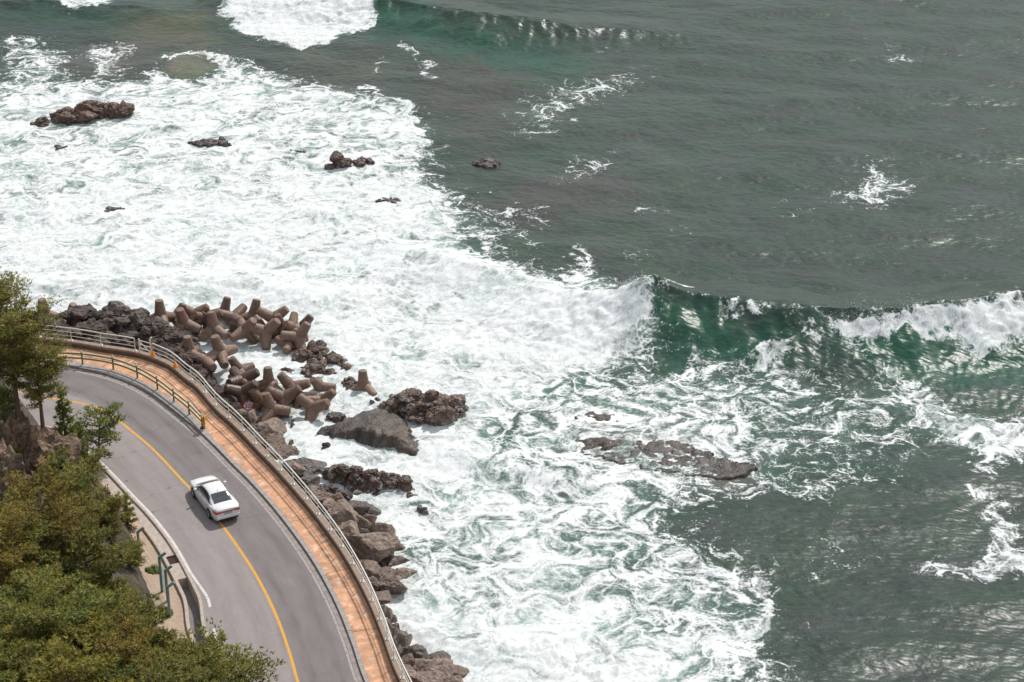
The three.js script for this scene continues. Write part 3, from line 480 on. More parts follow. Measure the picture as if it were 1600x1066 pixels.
// ---------------------------------------------------------------- rock
const cellRnd = (() => { const a = new Float32Array(8192 * 3), r = mulberry(101); for (let i = 0; i < a.length; i++) a[i] = r(); return a; })();
function cells(x, z) {                                      // [F2 - F1, cell's own number 0..1]
  const ix = Math.floor(x), iz = Math.floor(z); let a = 9, b = 9, id = 0;
  for (let j = -1; j <= 1; j++) for (let i = -1; i <= 1; i++) { const cx = ix + i, cz = iz + j, h = ((Math.imul(cx, 73856093) ^ Math.imul(cz, 19349663)) >>> 2) & 8191, dx = cx + cellRnd[h * 3] - x, dz = cz + cellRnd[h * 3 + 1] - z, d = dx * dx + dz * dz; if (d < a) { b = a; a = d; id = cellRnd[h * 3 + 2]; } else if (d < b) b = d; }
  return [Math.sqrt(b) - Math.sqrt(a), id];
}
const rockMap = (() => { const n = 512, a = tileNoise(n, 4, 6, 61), b = tileNoise(n, 16, 4, 63), k = mulberry(12); return tex(n, n, (i, j, c) => { const q = j * n + i, crack = 1 - 0.5 * sstep(0.06, 0.0, Math.abs(a[q] + 0.3 * b[q])), v = clamp(0.78 + 0.5 * a[q] + 0.45 * b[q] + (k() - 0.5) * 0.3, 0.2, 1.2) * crack; c[0] = c[1] = c[2] = toS(0.75 * v); }, { rx: 0.5, ry: 0.5 }); })();
const rockBump = (() => { const n = 512, a = tileNoise(n, 6, 6, 65); return tex(n, n, (i, j, c) => { c[0] = c[1] = c[2] = 127 + 200 * a[j * n + i]; }, { srgb: false, rx: 0.5, ry: 0.5 }); })();
const rockMat = std({ map: rockMap, bumpMap: rockBump, bumpScale: 0.08, vertexColors: true, roughness: 0.8 });
const wetMat = std({ map: rockMap, bumpMap: rockBump, bumpScale: 0.08, vertexColors: true, roughness: 0.5 });
const FOAMY = [0.66, 0.67, 0.67];
function paint(g, fn) { const p = g.attributes.position, n = g.attributes.normal, c = new Float32Array(p.count * 3); for (let i = 0; i < p.count; i++) { const r = fn(p.getX(i), p.getY(i), p.getZ(i), n.getX(i), n.getY(i), n.getZ(i)); c[i * 3] = r[0]; c[i * 3 + 1] = r[1]; c[i * 3 + 2] = r[2]; } g.setAttribute('color', new THREE.BufferAttribute(c, 3)); return g; }
const mixc = (a, b, t) => [lerp(a[0], b[0], t), lerp(a[1], b[1], t), lerp(a[2], b[2], t)];

// a single stone: a ball cut by planes and roughened; radius 1
function stone(seed, detail = 6, cuts = 11, rough = 0.1) {
  const r = mulberry(seed * 977 + 5), planes = [];
  for (let i = 0; i < cuts; i++) { const v = V3(r() * 2 - 1, r() * 2 - 1, r() * 2 - 1).normalize(); planes.push([v, 0.5 + 0.36 * r()]); }
  const g = mergeVertices(new THREE.IcosahedronGeometry(1, detail).deleteAttribute('uv').deleteAttribute('normal')), p = g.attributes.position, d = V3(0, 0, 0);
  for (let i = 0; i < p.count; i++) {
    d.fromBufferAttribute(p, i).normalize(); let k = 1;
    for (const [v, c] of planes) { const q = d.dot(v); if (q > 0.05) k = Math.min(k, c / q); }
    k *= 1 + rough * fbm3(d.x * 2.2 + seed, d.y * 2.2, d.z * 2.2, 4) + rough * 0.45 * (0.5 - Math.abs(n3(d.x * 4.5 + seed, d.y * 4.5, d.z * 4.5)));
    p.setXYZ(i, d.x * k, d.y * k, d.z * k);
  }
  g.computeVertexNormals(); const c = toCreasedNormals(g, 0.55); return c;
}
// a rock mass that rises from an outline to a ridge; world metres, returned about its own middle
function mass({ outline, ridge, H, step = 0.16, rough = 0.35, cell = 0.9, power = 0.75, foot = 1.0, color, wash = 0.2, seed = 1, smooth = 0, crag = 1.1, block = 0.6, lift = 0.3 }) {
  const xs = outline.map((q) => q[0]), zs = outline.map((q) => q[1]), x0 = Math.min(...xs) - foot, x1 = Math.max(...xs) + foot, z0 = Math.min(...zs) - foot, z1 = Math.max(...zs) + foot;
  const nx = Math.ceil((x1 - x0) / step), nz = Math.ceil((z1 - z0) / step), cx = (x0 + x1) / 2, cz = (z0 + z1) / 2, ring = [...outline, outline[0]];
  const pos = [], keep = [], colr = [];
  for (let j = 0; j <= nz; j++) for (let i = 0; i <= nx; i++) {
    const x = x0 + i * step, z = z0 + j * step, wx = x + 0.35 * n2(x * 0.8, z * 0.8 + seed), wz = z + 0.35 * n2b(x * 0.8 + seed, z * 0.8);
    const dE = polylineDistance(wx, wz, ring)[0], isIn = inside(wx, wz, outline), [dR, , wr] = polylineDistance(wx, wz, ridge);
    const peak = typeof H === 'function' ? H(wr, x, z) : H, [f, id] = cells(wx / cell + seed * 3, wz / cell * 1.2), [f2, id2] = cells(wx / cell * 2.7, wz / cell * 2.7 + seed);
    let y;
    if (isIn) { const t = Math.pow(dE / (dE + dR + 0.12), power), e = sstep(0, 0.7, dE); y = lift * e + peak * t * (1 + (1 - smooth) * (0.35 * fbm(x * 0.5 + seed, z * 0.5, 2) - 0.2)) + rough * e * (sstep(0, 0.5, f) * (0.15 + 0.75 * id) - 0.35 + sstep(0, 0.5, f2) * (0.1 + 0.35 * id2) - 0.12 + 0.4 * fbm(x * 1.1, z * 1.1, 4)); }
    else y = -0.25 - 0.9 * dE;
    const jx = (1 - smooth) * 0.1 * n2(x * 2.3, z * 2.3 + y * 1.5), jz = (1 - smooth) * 0.1 * n2b(x * 2.3 + y * 1.5, z * 2.3);
    pos.push(x - cx + jx, y, z - cz + jz); keep.push(y > -0.8);
    const tone = 0.7 + 0.6 * id2 * (0.5 + id) + 0.25 * fbm(x * 1.3 + 9, z * 1.3, 3);
    let c = typeof color === 'function' ? color(x, y, z, wr) : color; c = [c[0] * tone, c[1] * tone, c[2] * tone];
    const wet = wash * sstep(0.26, 0.42, (1 - f) * 0.25 + 0.5 * ridged(x * 0.9 + seed, z * 0.9, 3) * 0.9 - 0.16 * y / Math.max(0.6, peak) * 2 + 0.2 * n2(x * 2, z * 2) - 0.1);
    c = mixc(c, FOAMY, clamp(wet)); colr.push(...c);
  }
  const idx = []; for (let j = 0; j < nz; j++) for (let i = 0; i < nx; i++) { const a = j * (nx + 1) + i, b = a + 1, c = a + nx + 1, d = c + 1; if (keep[a] || keep[b] || keep[c] || keep[d]) idx.push(a, c, b, b, c, d); }
  const g = new THREE.BufferGeometry(); g.setAttribute('position', new THREE.Float32BufferAttribute(pos, 3)); g.setAttribute('color', new THREE.Float32BufferAttribute(colr, 3)); g.setIndex(idx); g.computeVertexNormals(); boxUV(g);
  if (!crag) return { g, x: cx, z: cz };
  // broken blocks standing out of the mass
  const rr = mulberry(seed * 31 + 7), list = [toFlatJoin(g)], blocks = Math.round(crag * (x1 - x0) * (z1 - z0));
  for (let k = 0, tries = 0; k < blocks && tries < blocks * 8; tries++) {
    const x = lerp(x0, x1, rr()), z = lerp(z0, z1, rr()); if (!inside(x, z, outline)) continue;
    const i = clamp(Math.round((x - x0) / step), 0, nx), j = clamp(Math.round((z - z0) / step), 0, nz), y = pos[(j * (nx + 1) + i) * 3 + 1], r = block * (0.5 + 0.8 * rr() * rr());
    const b = stone(seed * 100 + (k % 24), 5, 14, 0.24); b.rotateY(rr() * 6.28).rotateX(rr() * 6.28); b.scale(r * (1 + 0.7 * rr()), r * (0.6 + 0.6 * rr()), r * 1.2); b.translate(x - cx, y - r * 0.12, z - cz); b.computeVertexNormals(); boxUV(b);
    let c = typeof color === 'function' ? color(x, y, z, 0) : color; const t = 0.75 + 0.7 * rr(); paint(b, (X, Y, Z) => { const q = t * (0.85 + 0.4 * n3(X * 2.2, Y * 2.2, Z * 2.2)); return mixc([c[0] * q, c[1] * q, c[2] * q], FOAMY, wash * 0.9 * sstep(0.42, 0.6, n3(X * 1.4 + 9, Y * 1.4, Z * 1.4 + seed) - 0.2 * Y)); });
    list.push(b); k++;
  }
  return { g: mergeGeometries(list), x: cx, z: cz };
}
const toFlatJoin = (g) => g.toNonIndexed();
const flat = (list, y = 0) => list.map(([a, b, h]) => { const p = at(a, b, h ?? y); return [p.x, p.z]; });
function outcrop(name, label, o, mat = wetMat) { const { g, x, z } = mass(o), m = mesh(name, g, mat); m.position.set(x, 0, z); mark(m, label, 'rock', 'rocks standing in the surf'); return m; }
const BROWN = [0.2, 0.125, 0.088], DARK = [0.115, 0.085, 0.072], GREY = [0.11, 0.08, 0.063], RED = [0.17, 0.1, 0.07];
outcrop('surf_rock', 'broad brown rock with water running off, beyond the dark wedge rock', { outline: flat([[578, 628], [600, 616, 1], [640, 606, 1.2], [690, 612, 1], [728, 622, 0.7], [733, 640], [712, 655], [688, 672], [662, 664], [625, 655], [600, 641]]), ridge: flat([[606, 628, 1], [650, 620, 1.4], [700, 632, 1.2], [690, 648, 0.9]]), H: 1.5, rough: 0.3, crag: 1.3, block: 0.7, color: BROWN, wash: 0.8, seed: 2 });
outcrop('surf_rock', 'small low brown rock just behind the broad brown one', { outline: flat([[598, 606], [615, 600, 0.7], [640, 603, 0.7], [650, 610], [625, 614]]), ridge: flat([[606, 605, 0.6], [640, 606, 0.7]]), H: 0.9, rough: 0.35, color: BROWN, wash: 0.5, seed: 3 });
outcrop('wedge_rock', 'smooth dark wedge of rock tapering to a point towards the sea wall', { outline: flat([[486, 678], [520, 665], [556, 650], [582, 643], [608, 645], [634, 656], [650, 680], [660, 702], [660, 722], [626, 710], [594, 701], [562, 695], [526, 685]]), ridge: flat([[505, 673, 0.4], [540, 662, 1.2], [580, 652, 1.8], [612, 664, 1.8], [636, 690, 1.0]]), H: (w) => { const h = [0.25, 0.5, 0.82, 0.78, 0.45], i = Math.min(3, Math.floor(w)); return lerp(h[i], h[i + 1], w - i); }, rough: 0.1, cell: 2.2, power: 0.85, color: (x, y, z, w) => (w > 2.7 ? [0.15, 0.098, 0.068] : GREY), wash: 0.28, seed: 4, smooth: 0.8, crag: 0, lift: 0.35 });
outcrop('surf_rock', 'pointed dark scrap of rock behind the wedge', { outline: flat([[516, 651], [528, 648, 0.4], [540, 652, 0.3], [535, 660], [524, 658]]), ridge: flat([[520, 653, 0.3], [534, 654, 0.4]]), H: 0.6, rough: 0.2, color: DARK, wash: 0.2, seed: 5 });
outcrop('surf_rock', 'jagged brown ledge with foam in its hollows, below the wedge', { outline: flat([[492, 738], [520, 730, 0.4], [545, 732, 0.5], [575, 733, 0.8], [605, 738, 0.8], [632, 736, 0.8], [640, 755], [646, 770], [612, 764], [590, 772], [560, 768], [535, 762], [505, 752]]), ridge: flat([[505, 742, 0.5], [545, 745, 0.6], [585, 745, 0.9], [628, 748, 0.9]]), H: 1.0, rough: 0.35, crag: 2.2, block: 0.5, cell: 0.55, color: RED, wash: 0.95, seed: 6 });
outcrop('surf_rock', 'dark square block of rock next to the sea wall boulders', { outline: flat([[486, 770], [492, 757, 1], [520, 755, 1.2], [546, 758, 0.9], [548, 778], [535, 786], [505, 784]]), ridge: flat([[496, 766, 1.2], [540, 766, 1.2]]), H: 1.5, rough: 0.3, power: 0.4, color: DARK, wash: 0.15, seed: 7 });
outcrop('surf_rock', 'rugged reddish rock pair far out in the upper surf', { outline: flat([[74, 185], [72, 172, 1], [88, 160, 1.8], [108, 160, 1.6], [120, 166, 1], [140, 158, 1.6], [170, 160, 1.2], [205, 172, 0.4], [208, 180], [190, 187], [150, 188], [112, 190], [106, 200], [90, 192]]), ridge: flat([[90, 172, 1.8], [104, 178, 1.6], [145, 172, 1.5], [190, 176, 0.8]]), H: 1.9, rough: 0.5, crag: 0.6, block: 1.0, power: 0.5, color: [0.2, 0.105, 0.07], wash: 0.08, seed: 8 });
outcrop('surf_rock', 'tiny low rock at the foot of the rugged pair', { outline: flat([[48, 190], [60, 187, 0.3], [76, 190], [70, 198], [52, 196]]), ridge: flat([[54, 191, 0.2], [70, 192, 0.3]]), H: 0.4, rough: 0.2, color: RED, wash: 0.1, seed: 9 });
outcrop('surf_rock', 'small ragged rock alone in the white water at mid distance', { outline: flat([[513, 262], [530, 254], [545, 240, 0.8], [562, 238, 0.9], [586, 248, 0.3], [580, 256], [550, 256], [525, 264]]), ridge: flat([[530, 256, 0.2], [552, 247, 0.9], [575, 250, 0.5]]), H: 0.9, rough: 0.5, color: [0.17, 0.1, 0.075], wash: 0.3, seed: 10 });
const awash = [[330, 222, 26, 5, 'dark rock tip awash far left of the lone ragged rock'], [463, 237, 16, 4, 'dark rock tip awash a little left of the lone ragged rock'], [175, 326, 18, 4, 'dark rock tip awash in the left white water'], [608, 313, 20, 4, 'flat rock tip awash near the edge of the foam'], [95, 229, 9, 2.5, 'speck of rock awash below the rugged pair'], [763, 254, 18, 6, 'dark rock breaking the grey water beyond the foam edge'], [661, 796, 6, 4, 'lone fist of rock poking out of the lower foam'], [508, 697, 6, 4.5, 'small round stone in the foam before the wedge'], [460, 661, 7, 3, 'dark rock crumb in the foam below the sign'], [456, 690, 6, 4, 'small dark stone in the foam beside the sea wall boulders'], [475, 560, 16, 6, 'brown rock between the two heaps of tetrapods'], [494, 569, 14, 7, 'rounded rock with water pouring over it, right of the tetrapods'], [484, 584, 14, 7, 'square brown rock at the right edge of the lower tetrapods'], [511, 584, 12, 5, 'low brown rock right of the square one'], [523, 563, 13, 7, 'domed brown rock in the surf right of the tetrapods'], [536, 572, 7, 8, 'upright brown rock leaning on the domed one'], [453, 582, 12, 4, 'flat brown rock slicked with foam behind the lower tetrapods'], [498, 549, 11, 8, 'mossy lump of rock at the foot of the farthest right tetrapod'], [546, 601, 10, 6, 'dark rounded stone beside the lone upright stump'], [583, 627, 6, 3, 'small dark rock at the landward end of the broad brown rock'], [640, 775, 10, 4, 'dark slab at the seaward end of the jagged ledge']];
awash.forEach(([x, y, rx, ry, label], k) => { const s = 3366 / 150, H = Math.max(0.35, ry / 9), h = H * 0.6; outcrop('surf_rock', label, { outline: blob(x, y + 1, rx * 1.1, ry * 1.15, 12, k + 3).map(([a, b]) => { const p = at(a, b, 0); return [p.x, p.z]; }), ridge: flat([[x - rx * 0.5, y - 1, h], [x + rx * 0.5, y + 1, h]]), H: H * (k < 6 ? 0.4 : 1) + 0.1, lift: k < 6 ? -0.08 : 0.14, step: 0.1, rough: 0.15, crag: 1.6, block: Math.min(0.5, ry * 0.06), cell: 0.5, power: 0.6, foot: 0.5, color: k > 9 ? BROWN : DARK, wash: k > 9 ? 0.3 : 0.2, seed: 20 + k }); });
outcrop('reef_rock', 'long brown reef just awash in the lacy water', { outline: flat([[888, 690], [930, 680], [1000, 682], [1060, 690], [1110, 708], [1180, 728], [1170, 745], [1110, 748], [1040, 738], [960, 722], [900, 706]]), ridge: flat([[920, 695], [1020, 705], [1100, 725], [1160, 736]]), H: 0.16, lift: -0.14, rough: 0.34, crag: 0, smooth: 0.9, cell: 3.2, color: [0.062, 0.036, 0.025], wash: 0.12, seed: 50, power: 0.5 });
outcrop('reef_rock', 'smaller arched reef behind the long brown reef', { outline: flat([[892, 652], [920, 644], [960, 648], [1000, 666], [985, 672], [940, 664], [905, 662]]), ridge: flat([[905, 655], [950, 655], [990, 667]]), H: 0.2, lift: -0.06, rough: 0.28, crag: 0, smooth: 0.9, cell: 2.6, color: [0.062, 0.036, 0.025], wash: 0.12, seed: 51, power: 0.5 });

{ // headland behind the walkway bend
  const { g, x, z } = mass({ outline: [[-47, -139.2], [-36, -139.6], [-30, -139.5], [-27, -138.8], [-25.2, -137.6], [-23.4, -135.1], [-21.9, -132.8], [-20.8, -131.2], [-19.6, -132.4], [-20.0, -135.6], [-21.2, -139], [-22.6, -143], [-25, -147.3], [-28.5, -150.2], [-33, -150.6], [-36, -149], [-38.5, -146.5], [-47, -146]], ridge: [[-45, -143], [-36, -145], [-31, -147], [-27.5, -145.5], [-24.5, -140.5], [-22.3, -136.4], [-21, -133]], H: (w) => [3.2, 3.3, 3.7, 3.3, 2.5, 1.9, 1.5][Math.round(clamp(w, 0, 6))], step: 0.17, rough: 0.5, crag: 0.8, block: 0.85, cell: 1.3, power: 0.42, foot: 1, wash: 0.12, seed: 12, color: (X, Y, Z) => (X > -26 ? [0.12, 0.075, 0.062] : mixc([0.14, 0.1, 0.082], [0.22, 0.175, 0.15], sstep(0.1, 0.5, n2(X * 0.5, Z * 0.5)))) });
  const m = mesh('headland_rock', g, rockMat); m.position.set(x, 0, z); mark(m, 'dark craggy headland rock behind the bend of the white railing', 'rock');
  outcrop('shore_rock', 'dark rock peeping over the pines at the far end of the road', { outline: flat([[-30, 500], [-20, 470, 2], [20, 468, 2.4], [45, 482, 1.6], [50, 500], [20, 510]]), ridge: flat([[-20, 484, 2], [30, 484, 2.2]]), H: 2.4, rough: 0.6, color: [0.13, 0.105, 0.095], wash: 0, seed: 13 }, rockMat);
}
{ // rubble slope at the foot of the sea wall
  const pos = [], col = [], idx = [], cols = 40, w0 = W(-24.5, -130.8), w1 = MN - 1, rows = Math.round((w1 - w0) * 1.2);
  for (let j = 0; j <= rows; j++) for (let i = 0; i <= cols; i++) {
    const w = w0 + (w1 - w0) * j / rows, d = -0.1 + 6.2 * i / cols, p = edge((q) => offWall(q) - 0.42 - d, 0, w, w)[0], [f, id] = cells(p.x * 0.8, p.z * 0.8), [f2, id2] = cells(p.x * 2.2, p.z * 2.2);
    const y = Math.max(-1.3, 1.9 - 0.66 * d) + 0.75 * (id - 0.5) - 0.5 * (1 - sstep(0, 0.25, f)) + 0.3 * (id2 - 0.5) - 0.25 * (1 - sstep(0, 0.2, f2)); pos.push(p.x, y, p.z);
    const t = 0.5 + 0.5 * id2 + 0.6 * id; col.push(0.22 * t, 0.165 * t, 0.14 * t);
    if (i < cols && j < rows) { const a = j * (cols + 1) + i; idx.push(a, a + 1, a + cols + 1, a + 1, a + cols + 2, a + cols + 1); }
  }
  const g = new THREE.BufferGeometry(); g.setAttribute('position', new THREE.Float32BufferAttribute(pos, 3)); g.setAttribute('color', new THREE.Float32BufferAttribute(col, 3)); g.setIndex(idx); g.computeVertexNormals(); boxUV(g);
  structure('shore_rubble', g, rockMat, 'bank of broken stone under the boulders at the foot of the sea wall', 'rubble');
}
// ---------------------------------------------------------------- boulders: picture place, half width, height ratio, tone, label
const boulders = [
  [352, 626, 0.75, 0.7, 0, 'small boulder wedged under the dark tetrapods by the railing'], [366, 641, 1.15, 0.65, 1, 'pale speckled boulder left of the speed sign'], [384, 656, 1.15, 0.7, 1, 'pale boulder behind the speed sign pole'], [398, 644, 0.5, 0.9, 1, 'small upright pale stone right of the speed sign disc'], [330, 611, 0.6, 0.6, 0, 'small flat stone under the dark logs of the lower tetrapods'], [344, 617, 0.5, 0.8, 1, 'little stone between the railing and the dark tetrapod'], [403, 659, 0.7, 0.7, 1, 'long stone leaning below the speed sign'], [413, 671, 1.5, 0.45, 1, 'wide flat-topped boulder just past the speed sign'], [427, 664, 0.6, 0.85, 0, 'dark pointed stone at the seaward tip of the flat-topped boulder'], [418, 692, 1.25, 0.5, 0, 'brown slab boulder nearest the railing below the flat-topped one'], [437, 706, 1.2, 0.5, 0, 'cracked slab boulder second below the flat-topped one'], [455, 735, 0.9, 0.6, 1, 'pale boulder tucked behind the railing by the long slab'], [470, 729, 1.75, 0.42, 2, 'long dark slab boulder sloping into the foam'], [480, 754, 1.05, 0.5, 2, 'grey flat boulder between the long slab and the square block'], [488, 768, 0.65, 0.7, 1, 'small tan stone against the square dark block'], [505, 778, 1.05, 0.65, 1, 'pale angular boulder below the square dark block'], [532, 783, 0.72, 0.95, 1, 'pale upright boulder at the seaward foot of the square block'], [519, 792, 0.9, 0.55, 1, 'brown boulder squeezed behind the big pale one'], [531, 806, 1.5, 0.6, 1, 'big pale boulder with a flat cracked face'], [557, 796, 1.1, 0.5, 2, 'dark grey slab boulder reaching seaward'], [575, 799, 0.8, 0.4, 2, 'flat grey boulder tip at the water edge'], [562, 817, 0.85, 0.9, 1, 'tall brown boulder right of the big pale one'], [575, 811, 0.6, 0.7, 0, 'reddish stone above the tall brown boulder'], [543, 833, 1.35, 0.7, 1, 'rounded brown boulder touching the railing line'], [566, 833, 0.55, 0.9, 2, 'small dark stone in the cleft between round boulders'], [578, 827, 0.6, 0.6, 2, 'dark wet stone pooled with water'], [574, 852, 1.95, 0.62, 1, 'largest brown boulder of the bank'], [595, 833, 0.95, 0.75, 1, 'square tan boulder above the largest one'], [604, 843, 0.65, 0.6, 0, 'dark stone on the seaward shoulder of the largest boulder'], [621, 858, 0.7, 0.45, 0, 'low wet rock just seaward of the largest boulder'], [571, 889, 1.15, 0.55, 0, 'dark boulder below the largest one beside the wall'], [598, 876, 0.85, 0.5, 0, 'brown wet boulder in the lower surf fringe'], [618, 878, 0.95, 0.5, 0, 'outer wet brown boulder in the lower surf fringe'], [601, 896, 1.05, 0.5, 0, 'wet boulder streaked by backwash'], [630, 896, 0.95, 0.5, 1, 'tan boulder half covered by surf'], [607, 911, 1.15, 0.5, 0, 'foam-draped boulder lowest in the middle bank'], [579, 912, 0.65, 0.6, 0, 'small dark boulder against the wall in the middle bank'], [590, 933, 0.85, 0.4, 0, 'almost drowned boulder beside the wall'], [651, 1024, 1.05, 0.6, 2, 'dark wet boulder topping the lowest group'], [684, 1028, 0.9, 0.5, 2, 'dark spray-soaked boulder at the back of the lowest group'], [638, 1033, 0.6, 0.7, 0, 'small brown boulder by the railing in the lowest group'], [660, 1043, 1.25, 0.45, 1, 'large tan slab in the lowest group'], [688, 1045, 0.95, 0.5, 1, 'tan wedge boulder in the middle of the lowest group'], [636, 1049, 0.65, 0.6, 1, 'pale stone beside the wall in the lowest group'], [660, 1063, 1.25, 0.5, 1, 'broad brown boulder cut by the lower picture edge'], [712, 1055, 1.0, 0.5, 0, 'reddish boulder at the seaward end of the lowest group'], [701, 1066, 0.85, 0.5, 1, 'tan boulder at the lower picture edge, seaward of the broad one'],
];
const tones = [[0.27, 0.175, 0.13], [0.45, 0.33, 0.265], [0.2, 0.162, 0.142]], stones = Array.from({ length: 9 }, (_, k) => stone(k + 1, 8, 11 + (k % 4), 0.09));
boulders.forEach(([px, py, r, hr, tone, label], k) => {
  const p = cast(px, py, (x, z) => Math.max(shore(x, z), -0.1) + r * hr * 0.45), g = stones[k % 9].clone(), t = tones[tone], rr = mulberry(k + 300);
  g.rotateY(rr() * 6.28); g.rotateX((rr() - 0.5) * 0.5); g.scale(r * 1.1, r * hr * 1.3, r * (0.82 + 0.28 * rr())); g.computeVertexNormals(); boxUV(g);
  const y0 = p.y - r * hr * 0.2;
  paint(g, (x, y, z, nx, ny) => { const q = 0.75 + 0.5 * fbm3(x * 1.1 + k * 5, y * 1.1, z * 1.1, 4) + 0.2 * rr(); const lich = sstep(0.15, 0.5, fbm3(x * 2 + 40, y * 2, z * 2 + k, 3)); return mixc([t[0] * q, t[1] * q, t[2] * q], [t[0] * 1.5 * q, t[1] * 1.5 * q, t[2] * 1.5 * q], lich * 0.5); });
  const m = mesh('boulder', g, tone === 1 ? rockMat : wetMat); m.position.set(p.x, y0, p.z); mark(m, label, 'boulder', 'boulders along the sea wall');
});
// ---------------------------------------------------------------- tetrapods
const tetraMap = (() => { const n = 512, a = tileNoise(n, 3, 6, 81), b = tileNoise(n, 12, 4, 83), k = mulberry(17); return tex(n, n, (i, j, c) => { const q = j * n + i, v = 0.86 + 0.6 * a[q] + 0.4 * b[q] + (k() - 0.5) * 0.2, m = sstep(0.02, 0.3, a[q] - 0.4 * b[q]), w = sstep(0.42, 0.62, b[q] + 0.4 * a[q]); c[0] = toS(lerp(0.31 * v, 0.14, m * 0.6) + 0.12 * w); c[1] = toS(lerp(0.195 * v, 0.09, m * 0.6) + 0.1 * w); c[2] = toS(lerp(0.136 * v, 0.062, m * 0.6) + 0.085 * w); }, { rx: 0.5, ry: 0.5 }); })();
const tetraMats = [[1, 1, 1], [0.78, 0.74, 0.74], [1.12, 1.12, 1.16], [0.5, 0.46, 0.46]].map((c, i) => std({ map: tetraMap, color: lin(...c.map((v) => Math.min(1, v * 0.8))), bumpMap: rockBump, bumpScale: 0.03, roughness: [0.55, 0.5, 0.62, 0.35][i] }));
const tetraGeo = (() => {
  const prof = [[0.0, 1.62], [0.27, 1.62], [0.33, 1.6], [0.365, 1.55], [0.385, 1.45], [0.44, 1.0], [0.5, 0.55], [0.545, 0.2], [0.5, 0.0], [0.3, -0.12]].map(([r, y]) => new THREE.Vector2(Math.max(r, 0.001), y)).reverse();
  const dirs = [V3(0, 1, 0), ...[0, 1, 2].map((k) => V3(Math.sin(k * 2.0944) * 0.9428, -1 / 3, Math.cos(k * 2.0944) * 0.9428))];
  return boxUV(join(dirs.map((d) => { const g = new THREE.LatheGeometry(prof, 22); g.applyQuaternion(new THREE.Quaternion().setFromUnitVectors(V3(0, 1, 0), d)); return g; })));
})();
const camTurn = new THREE.Quaternion().setFromEuler(new THREE.Euler(-PITCH, 0, 0)), D2R = Math.PI / 180;
